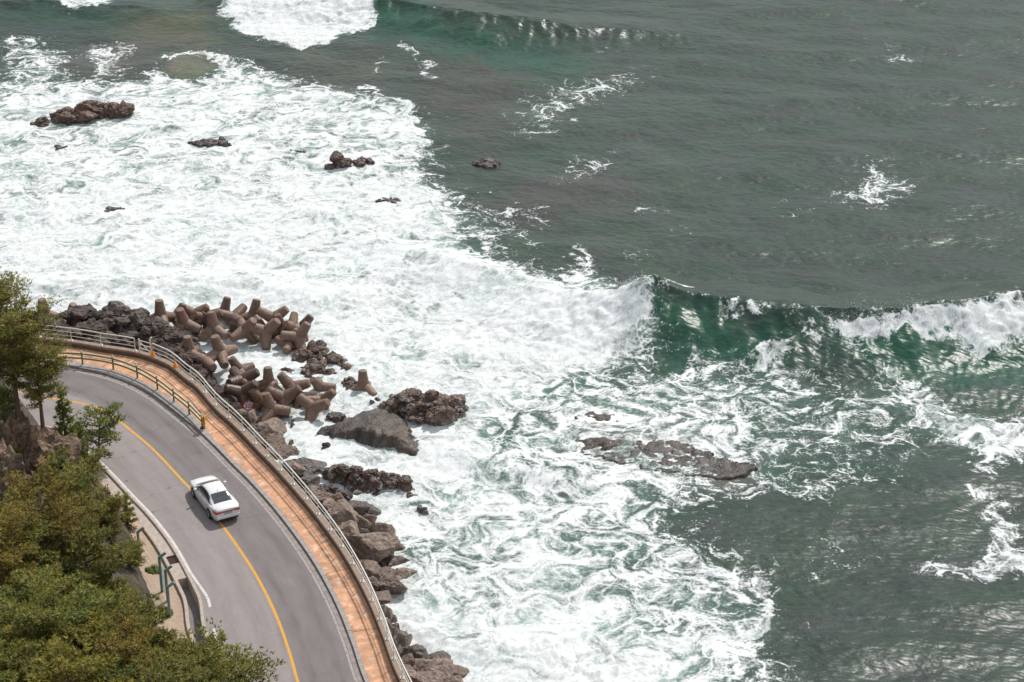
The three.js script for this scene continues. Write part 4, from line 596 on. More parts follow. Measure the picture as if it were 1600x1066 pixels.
// place, height of its middle, way of one leg (angle in the view, degrees towards the viewer), lean of a second, size, tone, label
const tetrapods = [
  [251, 495, 2.2, 92, 25, 150, 1.0, 0, 'tetrapod at the headland end of the upper heap, two stumps raised'], [287, 505, 1.5, 100, 40, -20, 1.0, 2, 'tetrapod second from the headland, one leg pointing right'], [303, 492, 1.2, 30, 10, 170, 0.95, 0, 'tetrapod half hidden in spray behind the second one'], [324, 499, 1.1, 160, 45, 20, 0.95, 1, 'tetrapod showing a round leg end in the upper heap'], [335, 514, 1.1, 100, 20, 205, 1.0, 0, 'tetrapod like an upside-down Y at the front of the upper heap'], [365, 498, 1.0, 160, 10, -20, 1.05, 1, 'tetrapod lying like a log along the back of the upper heap'], [383, 516, 1.0, 215, 30, 40, 1.0, 0, 'tetrapod with a thick leg sloping down left in the upper heap'], [415, 519, 1.0, -85, 22, 152, 1.05, 0, 'tetrapod spread like a clear Y in the middle of the upper heap'], [427, 498, 1.2, 150, 16, 25, 1.0, 2, 'Y-shaped tetrapod behind the clear Y in the upper heap'], [396, 495, 1.0, 78, 10, 200, 1.0, 1, 'tetrapod with one leg upright against the white wave'], [466, 528, 1.0, 55, 15, 180, 1.0, 0, 'tetrapod at the right front end of the upper heap'], [453, 537, 0.5, -110, 60, 60, 0.9, 2, 'tetrapod showing a pale round end under the right one'], [456, 511, 0.8, 150, 70, -30, 0.9, 2, 'tetrapod end-on with a tan disc, right of the Y pair'], [470, 514, 0.4, 50, 10, 190, 0.95, 3, 'dark tetrapod behind the right end of the upper heap'],
  [274, 497, 1.3, 60, 5, 200, 0.9, 1, 'tetrapod tucked behind the raised stumps at the headland end'], [350, 488, 0.7, 75, 15, 180, 0.9, 1, 'tetrapod leg tip sticking out of the spray behind the log-like one'], [440, 512, 0.7, -40, 30, 120, 0.9, 1, 'tetrapod wedged low between the Y pair and the right end'], [305, 509, 0.9, -60, 35, 150, 0.9, 3, 'dark tetrapod low in the gap at the front of the upper heap'],
  [344, 551, 1.6, 105, 30, -70, 1.05, 2, 'grey tetrapod with a raised leg in the gap between heaps'], [296, 550, 1.9, 95, 30, 200, 0.95, 2, 'weathered grey tetrapod beside the railing end post'], [322, 566, 1.4, -30, 55, 150, 1.0, 2, 'grey tetrapod pointing a round end at the road'], [374, 580, 0.8, 120, 25, -60, 0.9, 1, 'small brown tetrapod stump between grey and dark ones'], [377, 595, 1.2, 28, 12, 205, 1.05, 3, 'black wet tetrapod like a log in the lower heap'], [379, 614, 1.3, 35, 25, 180, 1.0, 3, 'dark tetrapod nearest the railing in the lower heap'], [420, 600, 1.0, 92, 22, 205, 0.95, 0, 'tetrapod with a round-headed leg up at the back of the lower heap'], [456, 606, 0.8, 130, 18, 10, 1.0, 0, 'tetrapod leaning left at the back right of the lower heap'], [443, 623, 1.0, 150, 25, 30, 1.05, 1, 'tetrapod crouching in the middle of the lower heap'], [489, 638, 0.6, -105, 20, 135, 1.0, 0, 'Y-shaped tetrapod standing out in the foam right of the lower heap'], [503, 628, 0.3, 40, 25, 190, 0.95, 1, 'tetrapod with a ball-like end behind the lone Y'], [425, 640, 0.8, 110, 20, 0, 0.95, 0, 'lowest tetrapod beside the pale boulders'], [500, 605, 0.2, 130, 50, 0, 0.85, 0, 'nearly drowned tetrapod with a brown round end'], [568, 604, 0.2, 92, 25, -160, 0.95, 0, 'lone upright tetrapod stump out in the surf'],
  [398, 607, 0.7, 150, 30, 20, 0.9, 1, 'tetrapod squeezed between the black and the round-headed ones'], [408, 626, 0.8, -20, 35, 140, 0.9, 0, 'tetrapod with a stubby leg aimed at the speed sign'], [470, 622, 0.3, 10, 20, 140, 0.9, 1, 'low tetrapod linking the crouching one and the lone Y'],
  [70, 492, 1.6, 95, 30, 20, 1.0, 2, 'tetrapod top beside the pines behind the railing'], [110, 496, 1.0, 70, 35, 190, 0.95, 0, 'tetrapod tip peeping over the headland rock'],
];
for (const [px, py, y, a1, e1, a2, size, tone, label] of tetrapods) {
  const p = at(px, py, y), c = V3(Math.cos(a1 * D2R) * Math.cos(e1 * D2R), Math.sin(a1 * D2R) * Math.cos(e1 * D2R), Math.sin(e1 * D2R)).applyQuaternion(camTurn);
  const hint = V3(Math.cos(a2 * D2R), Math.sin(a2 * D2R), 0.15).applyQuaternion(camTurn), u = hint.addScaledVector(c, -hint.dot(c)).normalize(), v = c.clone().cross(u);
  const m = mesh('tetrapod', tetraGeo, tetraMats[tone]); m.position.copy(p); m.scale.setScalar(size * 0.87);
  m.quaternion.setFromRotationMatrix(new THREE.Matrix4().makeBasis(v, c, u));
  mark(m, 'concrete ' + label, 'tetrapod', 'concrete tetrapods guarding the shore');
}
// ---------------------------------------------------------------- hillside
{
  const step = 0.42, x0 = -95, x1 = -8, z0 = -142, z1 = -52, nx = Math.round((x1 - x0) / step), nz = Math.round((z1 - z0) / step), pos = [], col = [], keep = [], idx = [];
  for (let j = 0; j <= nz; j++) for (let i = 0; i <= nx; i++) {
    const x = x0 + i * step, z = z0 + j * step, { off, w } = onRoad(x, z), d = off - offKerb(w) - toe(w), y = hill(x, z);
    pos.push(x, y, z); keep.push(d > -1.3 && off > 0);
    const rock = sstep(-0.15, 0.3, fbm(x * 0.35, z * 0.35, 4) + 0.55 * sstep(5, 1, d) * sstep(-110, -116, z)), t = 0.8 + 0.6 * fbm(x * 1.5, z * 1.5, 3);
    const c = mixc([0.1, 0.085, 0.035], mixc([0.22, 0.155, 0.105], [0.13, 0.1, 0.08], sstep(-0.2, 0.4, n2(x * 0.9, z * 0.9))), rock); col.push(c[0] * t, c[1] * t, c[2] * t);
  }
  for (let j = 0; j < nz; j++) for (let i = 0; i < nx; i++) { const a = j * (nx + 1) + i, b = a + 1, c = a + nx + 1, d = c + 1; if (keep[a] && keep[b] && keep[c] && keep[d]) idx.push(a, c, b, b, c, d); }
  const g = new THREE.BufferGeometry(); g.setAttribute('position', new THREE.Float32BufferAttribute(pos, 3)); g.setAttribute('color', new THREE.Float32BufferAttribute(col, 3)); g.setIndex(idx); g.computeVertexNormals(); boxUV(g);
  structure('hillside', g, rockMat, 'steep rocky wooded hillside inland of the road', 'hillside');
}
// ---------------------------------------------------------------- white railing on the parapet
const railWhite = std({ color: lin(0.66, 0.63, 0.57), roughness: 0.45 }), railOrange = std({ color: lin(0.75, 0.26, 0.03), roughness: 0.5 }), steel = std({ color: lin(0.5, 0.51, 0.5), roughness: 0.45, metalness: 0.6 });
const TOP = ROAD + 0.58, offRail = (w) => offWall(w) - 0.2, perM = MN / mLen;
const along = (off, y, w) => edge(off, y, w, w)[0];
function railing(label, w0, w1, spacing, orange = []) {
  const r = thing('railing', label, 'railing', 'white railings on the sea wall');
  const n = Math.max(1, Math.round((w1 - w0) / perM / spacing));
  for (let k = 0; k <= n; k++) {
    const w = lerp(w0, w1, k / n), p = along(offRail, TOP, w), hot = orange.includes(k), post = mesh('post', join([cyl(p, p.clone().add(V3(0, 1.0, 0)), 0.035, 0.03, 8), ...(hot ? [new THREE.ConeGeometry(0.2, 0.5, 10).translate(p.x, p.y + 0.26, p.z)] : [])]), hot ? railOrange : railWhite, r);
    mesh('base_plate', join([box(0.24, 0.035, 0.24, p.x, p.y + 0.018, p.z), new THREE.CylinderGeometry(0.06, 0.085, 0.1, 10).translate(p.x, p.y + 0.08, p.z)]), hot ? railOrange : railWhite, post);
  }
  const line = (h, rad, nm) => mesh(nm, tube(edge(offRail, TOP + h, w0, w1).filter((_, i, a) => i % 2 === 0 || i === a.length - 1), rad, 8, Math.round((w1 - w0) / 1.5)), railWhite, r);
  line(1.0, 0.05, 'top_rail'); line(0.68, 0.02, 'rail'); line(0.36, 0.02, 'rail');
  return r;
}
const cornerP = at(222, 546, TOP), wCorner = W(cornerP.x, cornerP.z);
railing('white railing along the headland side, running behind the pines', W(-44, -138.3), wCorner - 1, 2.35);
railing('long white railing from the bend down along the sea wall', wCorner + 4.5, MN - 2, 2.0, [0, 1]);
{ // short railing panel at the bend with a hooked post
  const r = thing('railing', 'short white railing panel with a hooked end post at the bend', 'railing'), a = along(offRail, TOP, wCorner + 0.3), b = along(offRail, TOP, wCorner + 3.9);
  for (const h of [0.3, 0.62, 0.94]) mesh('rail', cyl(a.clone().setY(TOP + h), b.clone().setY(TOP + h), 0.035), railWhite, r);
  mesh('post', cyl(a, a.clone().setY(TOP + 1.05), 0.05), railWhite, r);
  mesh('post', tube([b, b.clone().setY(TOP + 0.9), b.clone().setY(TOP + 1.25), b.clone().add(V3(0.06, 1.42, 0)), b.clone().add(V3(0.16, 1.4, 0))], 0.06), railWhite, r);
  mesh('brace', cyl(a.clone().setY(TOP + 0.9), b.clone().setY(TOP + 0.1), 0.03), railWhite, r);
}
// ---------------------------------------------------------------- guard rail on the bend
{
  const r = thing('guard_rail', 'olive green double-beam guard rail with cream post caps on the bend', 'guard rail');
  const green = std({ color: lin(0.2, 0.2, 0.075), roughness: 0.5 }), cream = std({ color: lin(0.62, 0.58, 0.4), roughness: 0.5 }), postM = std({ color: lin(0.1, 0.12, 0.075), roughness: 0.6 });
  const spots = [[54, 571], [90, 568], [129, 569.5], [177, 577], [214.6, 590.5], [246, 608.5], [271.7, 628], [295.7, 647.5], [316.7, 669]].map(([a, b]) => at(a, b, ROAD + 0.12));
  const curve = new THREE.CatmullRomCurve3([at(0, 577, ROAD + 0.12), ...spots]), pts = curve.getPoints(70);
  for (const h of [0.48, 0.84]) {
    const b = mesh('beam', tube(pts.map((p) => p.clone().setY(ROAD + 0.12 + h)), 0.075, 8, 90), green, r); b.geometry.scale(1, 1, 1);
    mesh('beam_stripe', tube(pts.map((p) => p.clone().setY(ROAD + 0.12 + h + 0.05)), 0.045, 6, 90), cream, b);
  }
  for (const p of spots) { const q = mesh('post', cyl(p, p.clone().add(V3(0, 0.98, 0)), 0.06, 0.06, 10), postM, r); mesh('cap', join([new THREE.CylinderGeometry(0.075, 0.085, 0.08, 10).translate(p.x, p.y + 1.0, p.z), new THREE.SphereGeometry(0.07, 8, 6).translate(p.x, p.y + 1.05, p.z)]), cream, q); }
  const e = spots[spots.length - 1], yel = std({ color: lin(0.7, 0.36, 0.02), roughness: 0.5 }), blk = std({ color: lin(0.02, 0.02, 0.02), roughness: 0.5 });
  const end = mesh('end_terminal', join([new THREE.CylinderGeometry(0.17, 0.17, 0.26, 14).rotateZ(Math.PI / 2).translate(e.x + 0.08, e.y + 0.84, e.z + 0.12), new THREE.CylinderGeometry(0.17, 0.17, 0.26, 14).rotateZ(Math.PI / 2).translate(e.x + 0.08, e.y + 0.46, e.z + 0.12)]), yel, r);
  mesh('black_band', join([0.84, 0.46].flatMap((h) => [-0.02, 0.12].map((d) => new THREE.CylinderGeometry(0.174, 0.174, 0.05, 14).rotateZ(Math.PI / 2).translate(e.x + 0.03 + d, e.y + h, e.z + 0.12)))), blk, end);
  mesh('foot', box(0.3, 0.1, 0.3, e.x, e.y + 0.05, e.z, 0.02), blk, r);
}
// ---------------------------------------------------------------- speed sign
{
  const base = cast(389, 668, shore), top = at(389, 634, 0); const d = ray(389, 634), t = base.z / d.z, yTop = EYE + d.y * t, R = 0.36;
  const s = thing('speed_sign', 'round red-rimmed speed limit sign reading 30 on a rusty pole among boulders', 'road sign', null, base.clone().setY(base.y - 0.3));
  const H = yTop - base.y + 0.3;
  mesh('pole', cyl(V3(0, 0, 0), V3(0, H + 0.3, 0), 0.035), std({ color: lin(0.2, 0.085, 0.055), roughness: 0.7 }), s);
  const plate = new THREE.Group(); plate.name = 'sign_plate'; plate.position.set(0, H, 0.05); plate.rotation.set(-0.18, -0.12, 0); s.add(plate);
  mesh('disc', new THREE.CylinderGeometry(R * 0.99, R * 0.99, 0.02, 40).rotateX(Math.PI / 2), std({ color: lin(0.78, 0.78, 0.77), roughness: 0.4 }), plate);
  mesh('red_rim', new THREE.RingGeometry(R * 0.74, R, 48).translate(0, 0, 0.0135), std({ color: lin(0.62, 0.02, 0.025), roughness: 0.4 }), plate);
  const font = await new FontLoader().loadAsync('fonts/droid/droid_sans_bold.typeface.json');
  const tg = new TextGeometry('30', { font, size: 0.3, depth: 0.004, curveSegments: 6 }); tg.center(); tg.scale(1.02, 1.12, 1).translate(0, 0, 0.016);
  mesh('number', tg, std({ color: lin(0.02, 0.045, 0.17), roughness: 0.5 }), plate);
}
// ---------------------------------------------------------------- fence below the hillside
{
  const green = std({ color: lin(0.14, 0.27, 0.25), roughness: 0.5 }), grey = std({ color: lin(0.24, 0.28, 0.285), roughness: 0.5 });
  const posts = [[219, 876, grey, 'grey fence post with a cranked top, standing farthest up the road'], [253, 922, green, 'teal fence post with a cranked top in the middle of the fence'], [262, 936, green, 'teal fence post close behind the nearest one'], [265, 960, grey, 'nearest grey fence post with a cranked top']].map(([a, b, m, l]) => [at(a, b, ROAD + 0.4), m, l]);
  const tip = V3(0.36, 0.3, 0.05), H = [2.05, 2.3, 2.0, 1.9];
  posts.forEach(([p, m, l], k) => { const g = thing('fence_post', l, 'fence post', 'fence posts', p); mesh('shaft', box(0.16, H[k] + 0.6, 0.12, 0, H[k] / 2 - 0.3, 0, 0.02), m, g); mesh('arm', box(0.16, 0.56, 0.12, 0, 0, 0, 0.02).rotateZ(-0.9).translate(tip.x / 2 + 0.01, H[k] + 0.13, 0), m, g); });
  const f = thing('wire_fence', 'teal chain-link mesh and wires strung between the fence posts', 'fence'), wire = [], q = posts.map(([p]) => p);
  const run = (a, b, h0, h1) => { const L = a.distanceTo(b), n = Math.round(L / 0.22); for (let k = -6; k <= n; k++) { const t0 = k / n, t1 = (k + 7) / n, P = (t, h) => a.clone().lerp(b, t).setY(lerp(a.y, b.y, t) + h); const u0 = Math.max(0, t0), u1 = Math.min(1, t1), e0 = (u0 - t0) / (t1 - t0), e1 = (u1 - t0) / (t1 - t0); wire.push(cyl(P(u0, lerp(h0, h1, e0)), P(u1, lerp(h0, h1, e1)), 0.007, 0.007, 3), cyl(P(u0, lerp(h1, h0, e0)), P(u1, lerp(h1, h0, e1)), 0.007, 0.007, 3)); } };
  run(q[1], q[2], 0.05, 1.9); run(q[2], q[3], 0.05, 1.8);
  mesh('mesh_wire', join(wire), green, f);
  for (let i = 0; i < 3; i++) for (const h of [0.6, 1.2, 1.75]) mesh('strand', tube([q[i].clone().setY(q[i].y + h), q[i].clone().lerp(q[i + 1], 0.5).setY((q[i].y + q[i + 1].y) / 2 + h - 0.06), q[i + 1].clone().setY(q[i + 1].y + h)], 0.009, 4), grey, f);
}
// ---------------------------------------------------------------- the white car
{
  const wr = at(329.8, 810, ROAD), wf = at(304.5, 776.7, ROAD), fwd = wf.clone().sub(wr).normalize(), right = V3(-fwd.z, 0, fwd.x), mid = wr.clone().lerp(wf, 0.5).addScaledVector(right, 0.8);
  const car = thing('car', 'white four-door saloon car driving over the yellow centre line', 'car', null, mid.clone().setY(ROAD + 0.006));
  car.rotation.y = Math.atan2(-fwd.x, -fwd.z);
  const white = new THREE.MeshPhysicalMaterial({ color: lin(0.72, 0.72, 0.71), roughness: 0.35, clearcoat: 1, clearcoatRoughness: 0.06 }), glass = new THREE.MeshPhysicalMaterial({ color: lin(0.045, 0.048, 0.052), roughness: 0.12, clearcoat: 1, clearcoatRoughness: 0.08 }), black = std({ color: lin(0.018, 0.018, 0.018), roughness: 0.6 }), red = new THREE.MeshPhysicalMaterial({ color: lin(0.42, 0.012, 0.012), roughness: 0.15, clearcoat: 1 }), chrome = std({ color: lin(0.7, 0.7, 0.72), roughness: 0.2, metalness: 0.9 }), clear = std({ color: lin(0.6, 0.62, 0.63), roughness: 0.15 });
  const curveAt = (list) => (z) => { for (let i = 1; i < list.length; i++) if (z <= list[i][0]) { const [a, p] = list[i - 1], [b, q] = list[i]; return lerp(p, q, sstep(a, b, z) * 0.6 + 0.4 * clamp((z - a) / (b - a))); } return list[list.length - 1][1]; };
  const halfW = curveAt([[-2.45, 0.66], [-2.36, 0.78], [-2.1, 0.87], [-1.5, 0.92], [0, 0.93], [1.5, 0.92], [2.1, 0.88], [2.36, 0.81], [2.45, 0.72]]);
  const deck = curveAt([[-2.45, 0.66], [-2.3, 0.76], [-1.9, 0.86], [-1.2, 0.96], [0, 0.96], [1.4, 1.0], [1.9, 1.06], [2.3, 1.05], [2.45, 0.98]]), sill = curveAt([[-2.45, 0.3], [-2.2, 0.2], [0, 0.19], [2.2, 0.22], [2.45, 0.3]]);
  // lower body: closed loft of rounded sections
  const sec = (z) => { const w = halfW(z), t = deck(z), b = sill(z), L = [[0, b], [w * 0.9, b], [w * 0.985, b + 0.1], [w, b + 0.32], [w * 0.985, t - 0.22], [w * 0.95, t - 0.07], [w * 0.86, t - 0.01], [w * 0.5, t + 0.02], [0, t + 0.028]]; return [...L, ...L.slice(1, -1).reverse().map(([x, y]) => [-x, y])]; };
  const zs = []; for (let z = -2.45; z <= 2.451; z += 0.07) zs.push(z);
  const loft = (rows, cap) => { const n = rows[0].length, pos = rows.flat(2), idx = []; rows.forEach((r, j) => { if (j) for (let i = 0; i < n; i++) { const a = (j - 1) * n + i, b = (j - 1) * n + (i + 1) % n, c = j * n + i, d = j * n + (i + 1) % n; idx.push(a, c, b, b, c, d); } }); if (cap) for (const [base, flip] of [[0, 0], [(rows.length - 1) * n, 1]]) for (let i = 1; i + 1 < n; i++) flip ? idx.push(base, base + i + 1, base + i) : idx.push(base, base + i, base + i + 1); const g = new THREE.BufferGeometry(); g.setAttribute('position', new THREE.Float32BufferAttribute(pos, 3)); g.setIndex(idx); g.computeVertexNormals(); return g; };
  let bodyG = loft(zs.map((z) => sec(z).map(([x, y]) => [x, y, z + 0.0])), true); bodyG = toCreasedNormals(bodyG, 0.7); bodyG.setAttribute('uv', new THREE.BufferAttribute(new Float32Array(bodyG.attributes.position.count * 2), 2));
  const body = mesh('body', bodyG, white, car);
  // cabin
  const roof = curveAt([[-1.42, 0.95], [-1.2, 1.03], [-0.75, 1.29], [-0.4, 1.42], [0.0, 1.465], [0.5, 1.45], [0.9, 1.37], [1.4, 1.2], [1.8, 1.07], [1.98, 1.04]]), belt = (z) => deck(z) - 0.03, cabW = curveAt([[-1.42, 0.78], [-1, 0.82], [0, 0.84], [1.2, 0.82], [1.98, 0.74]]), topW = curveAt([[-1.42, 0.74], [-0.75, 0.66], [-0.2, 0.6], [0.6, 0.59], [1.2, 0.63], [1.98, 0.7]]);
  const cab = (z, s, o = 0) => { // s: 0 at the belt, 1 at the middle of the roof
    const y0 = belt(z), y1 = Math.max(roof(z), y0 + 0.02), w0 = cabW(z), w1 = topW(z), k = [[w0, y0], [lerp(w0, w1, 0.5) + 0.02, lerp(y0, y1, 0.5)], [w1, y1 - 0.07 * Math.min(1, (y1 - y0) / 0.3)], [w1 - 0.1, y1 - 0.015], [w1 * 0.5, y1 + 0.008], [0, y1 + 0.012]];
    const t = s * 5, i = Math.min(4, Math.floor(t)), f = t - i, x = lerp(k[i][0], k[i + 1][0], f), y = lerp(k[i][1], k[i + 1][1], f); return [x + o * (s < 0.45 ? 1 : 0.2), y + o * (s < 0.45 ? 0.4 : 1), z]; };
  const cz = []; for (let z = -1.42; z <= 1.99; z += 0.0852) cz.push(z);
  mesh('cabin', (() => { const g = loft(cz.map((z) => { const h = [0, 0.1, 0.2, 0.3, 0.4, 0.5, 0.6, 0.7, 0.8, 0.9, 1].map((s) => cab(z, s)); return [...h, ...h.slice(0, -1).reverse().map(([x, y, q]) => [-x, y, q])]; }), true); return toCreasedNormals(g, 0.6); })(), white, car);
  const pane = (nm, z0, z1, s0, s1, both, slant) => { const rows = 8, pts = [], idx = []; const ss = both ? Array.from({ length: 13 }, (_, i) => lerp(-1, 1, i / 12)) : Array.from({ length: 7 }, (_, i) => i / 6);
    for (let j = 0; j <= rows; j++) for (const t of ss) { let z = lerp(z0, z1, j / rows); const mir = both ? Math.sign(t) || 1 : slant; let s = both ? lerp(1, s0, Math.abs(t)) : lerp(s0, s1, t); if (!both) z = lerp(z, lerp(z0 * 0.55 + z1 * 0.08, z1 * 0.62, j / rows), t * 0.75); const q = cab(z, s, both ? 0.02 : 0.008); pts.push(q[0] * mir, q[1], q[2]); }
    const n = ss.length; for (let j = 0; j < rows; j++) for (let i = 0; i + 1 < n; i++) { const a = j * n + i; idx.push(a, a + 1, a + n, a + 1, a + n + 1, a + n); }
    const g = new THREE.BufferGeometry(); g.setAttribute('position', new THREE.Float32BufferAttribute(pts, 3)); g.setIndex(idx); g.computeVertexNormals(); return mesh(nm, g, glass, car); };
  pane('rear_window', 0.9, 1.68, 0.56, 1, true); pane('windscreen', -1.3, -0.42, 0.46, 1, true); pane('side_window', -1.05, 1.42, 0.06, 0.4, false, 1); pane('side_window', -1.05, 1.42, 0.06, 0.4, false, -1);
  for (const s of [-1, 1]) mesh('door_pillar', box(0.02, 0.4, 0.07, 0, 0, 0).rotateZ(s * 0.42).translate(s * 0.735, 1.17, 0.22), black, car);
  // wheels in dark arches
  for (const s of [-1, 1]) for (const z of [-1.42, 1.42]) {
    mesh('wheel_arch', new THREE.CylinderGeometry(0.37, 0.37, 0.06, 26).rotateZ(Math.PI / 2).translate(s * 0.9, 0.36, z), black, car);
    const w = mesh('wheel', new THREE.TorusGeometry(0.255, 0.085, 10, 26).rotateY(Math.PI / 2).translate(s * 0.885, 0.335, z), black, car); w.geometry.scale(1, 1, 1);
    const spokes = [new THREE.CylinderGeometry(0.06, 0.06, 0.03, 12).rotateZ(Math.PI / 2).translate(s * 0.955, 0.335, z)]; for (let k = 0; k < 10; k++) spokes.push(box(0.025, 0.2, 0.035, 0, 0.13, 0).rotateX(k * Math.PI / 5).translate(s * 0.95, 0.335, z));
    mesh('rim', join(spokes), steel, w);
  }
  // lamps, plate, mirrors, trim
  for (const s of [-1, 1]) {
    const lamp = [[0.30, 2.466, 0.805, 0.85], [0.55, 2.466, 0.775, 0.895], [0.735, 2.464, 0.745, 0.92], [0.828, 2.372, 0.75, 0.93], [0.876, 2.22, 0.79, 0.93], [0.9, 2.06, 0.86, 0.92]];   // tail lamp wraps the corner
    mesh('tail_lamp', ribbon(lamp.map(([x, z, y]) => V3(s * x, y, z)), lamp.map(([x, z, , y]) => V3(s * (x - 0.012), y, z - 0.004)), 2), red, car);
    mesh('headlight', new THREE.SphereGeometry(0.16, 12, 8).scale(1.1, 0.5, 1).translate(s * 0.62, 0.66, -2.27), clear, car);
    const mr = mesh('mirror', new THREE.SphereGeometry(0.12, 12, 8).scale(1.0, 0.62, 0.7).translate(s * 1.0, 1.0, -0.72), white, car); mesh('mirror_arm', box(0.14, 0.04, 0.06, s * 0.88, 0.97, -0.72), black, mr);
    for (const z of [0.02, 0.98]) mesh('door_handle', box(0.02, 0.035, 0.2, s * 0.925, 0.83, z, 0.008), chrome, car);
    for (const z of [-0.95, 0.18, 1.12]) mesh('door_seam', box(0.006, 0.55, 0.014, s * 0.928, 0.58, z), black, car);
    mesh('exhaust_tip', box(0.2, 0.06, 0.06, s * 0.55, 0.3, 2.43, 0.02), chrome, car);
  }
  mesh('light_strip', box(0.8, 0.05, 0.03, 0, 0.84, 2.475), red, car);
  mesh('plate', box(0.52, 0.11, 0.02, 0, 0.715, 2.47), std({ color: lin(0.36, 0.38, 0.38), roughness: 0.5 }), car);
  mesh('rear_bumper', box(1.5, 0.2, 0.12, 0, 0.46, 2.43, 0.05), white, car); mesh('valance', box(1.3, 0.12, 0.1, 0, 0.29, 2.43, 0.03), black, car);
  mesh('aerial', new THREE.ConeGeometry(0.035, 0.14, 8).scale(0.5, 1, 1.6).translate(0, 1.49, 0.75), white, car);
}
// ---------------------------------------------------------------- trees
const bark = std({ color: lin(0.13, 0.085, 0.06), roughness: 0.95 });
const leafMat = (r = 0.75) => new THREE.MeshPhysicalMaterial({ vertexColors: true, roughness: r, transmission: 0.35, thickness: 0, side: THREE.DoubleSide, specularIntensity: 0.4 });
const needle = leafMat(), leaf = leafMat(0.7), needleTones = [[1, 1, 1], [0.72, 0.78, 0.8], [1, 0.84, 0.75], [0.86, 0.95, 0.85], [1, 0.95, 0.7]].map((c) => { const m = leafMat(); m.color.setRGB(...c); return m; });
const greens = { olive: [[0.12, 0.125, 0.023], [0.19, 0.185, 0.032], [0.28, 0.245, 0.045], [0.24, 0.24, 0.045], [0.32, 0.25, 0.055]], green: [[0.085, 0.12, 0.022], [0.14, 0.175, 0.032], [0.2, 0.23, 0.04], [0.26, 0.26, 0.05]], pale: [[0.28, 0.32, 0.085], [0.36, 0.39, 0.115], [0.43, 0.43, 0.145], [0.22, 0.28, 0.065]] };
class Foliage {
  constructor(seed) { this.p = []; this.c = []; this.r = mulberry(seed); }
  tri(a, b, c, col) { this.p.push(a.x, a.y, a.z, b.x, b.y, b.z, c.x, c.y, c.z); for (let i = 0; i < 3; i++) this.c.push(...col); }
  // a brush of needles about a direction
  tuft(o, dir, len, n, wide, palette, spread = 0.9) {
    const r = this.r, base = palette[Math.floor(r() * palette.length)], t0 = 0.75 + 0.5 * r();
    for (let i = 0; i < n; i++) {
      const d = V3(dir.x + (r() - 0.5) * 2 * spread, dir.y * 0.55 + (r() - 0.5) * 1.3 * spread, dir.z + (r() - 0.5) * 2 * spread).normalize(), s = V3((r() - 0.5) * 0.9, 1, (r() - 0.5) * 0.9).cross(d).normalize().multiplyScalar(wide * (0.6 + 0.8 * r())), l = len * (0.6 + 0.7 * r()), k = t0 * (0.8 + 0.4 * r());
      this.tri(o.clone().add(s), o.clone().sub(s), o.clone().addScaledVector(d, l), [base[0] * k, base[1] * k, base[2] * k]);
    }
  }
  leafQuad(o, dir, size, palette) {
    const r = this.r, b = palette[Math.floor(r() * palette.length)], k = 0.75 + 0.5 * r(), col = [b[0] * k, b[1] * k, b[2] * k], u = V3(r() - 0.5, r() - 0.5, r() - 0.5).cross(dir).normalize().multiplyScalar(size * 0.5), v = dir.clone().cross(u).normalize().multiplyScalar(size * 0.32), w = u.clone().multiplyScalar(1);
    this.tri(o.clone().sub(u), o.clone().add(v), o.clone().add(w), col); this.tri(o.clone().sub(u), o.clone().add(w), o.clone().sub(v), col);
  }
  geometry() { const g = new THREE.BufferGeometry(); g.setAttribute('position', new THREE.Float32BufferAttribute(this.p, 3)); g.setAttribute('color', new THREE.Float32BufferAttribute(this.c, 3)); g.computeVertexNormals(); return g; }
}
// kinds: every maker returns { trunk, crown } for a tree of height H and crown radius R standing at the origin
function pine(seed, H, R, palette, { low = 0.28, flatTop = 0.5, tufts = 23, branches = 26, lean = 0 } = {}) {
  const f = new Foliage(seed), r = f.r, wood = [], top = V3(lean * H, H * 0.94, (r() - 0.5) * 0.3), trunkAt = (t) => V3(top.x * t * t + 0.12 * Math.sin(t * 5 + seed), H * 0.94 * t, top.z * t);
  for (let i = 0; i < 6; i++) wood.push(cyl(trunkAt(i / 6), trunkAt((i + 1) / 6), 0.045 * H * (1 - i / 6.6) * 0.6, 0.045 * H * (1 - (i + 1) / 6.6) * 0.6, 7));
  for (let b = 0; b < branches; b++) {
    const t = low + (1 - low) * (b + r()) / branches, a = b * 2.4 + r() * 0.9, s = Math.pow(Math.sin(Math.PI * clamp((1.08 - t) / (1.08 - low) * 0.62 + flatTop * 0.28, 0, 1)), 0.8), L = R * s * (0.65 + 0.5 * r()) + 0.15;
    const o = trunkAt(t), d = V3(Math.cos(a), 0.12 + 0.55 * (t - 0.4) + 0.25 * r(), Math.sin(a)).normalize(), e = o.clone().addScaledVector(d, L); e.y += 0.1 * L;
    wood.push(cyl(o, e, 0.035 + 0.012 * L, 0.012, 5));
    const n = Math.max(2, Math.round(L * 3.2));
    for (let c = 0; c < n; c++) {
      const q = o.clone().lerp(e, 0.35 + 0.7 * (c + r()) / n), w = 0.22 + 0.2 * L * (0.4 + 0.6 * r());
      for (let k = 0; k < tufts; k++) { const x = r() * 6.28, m = Math.sqrt(r()) * w, p = V3(q.x + Math.cos(x) * m, q.y + (r() - 0.35) * w * 0.55, q.z + Math.sin(x) * m); f.tuft(p, V3(Math.cos(x) * 0.5 + d.x * 0.5, 0.75, Math.sin(x) * 0.5 + d.z * 0.5), 0.2, 4, 0.03, palette); }
    }
  }
  return { trunk: join(wood), crown: f.geometry() };
}
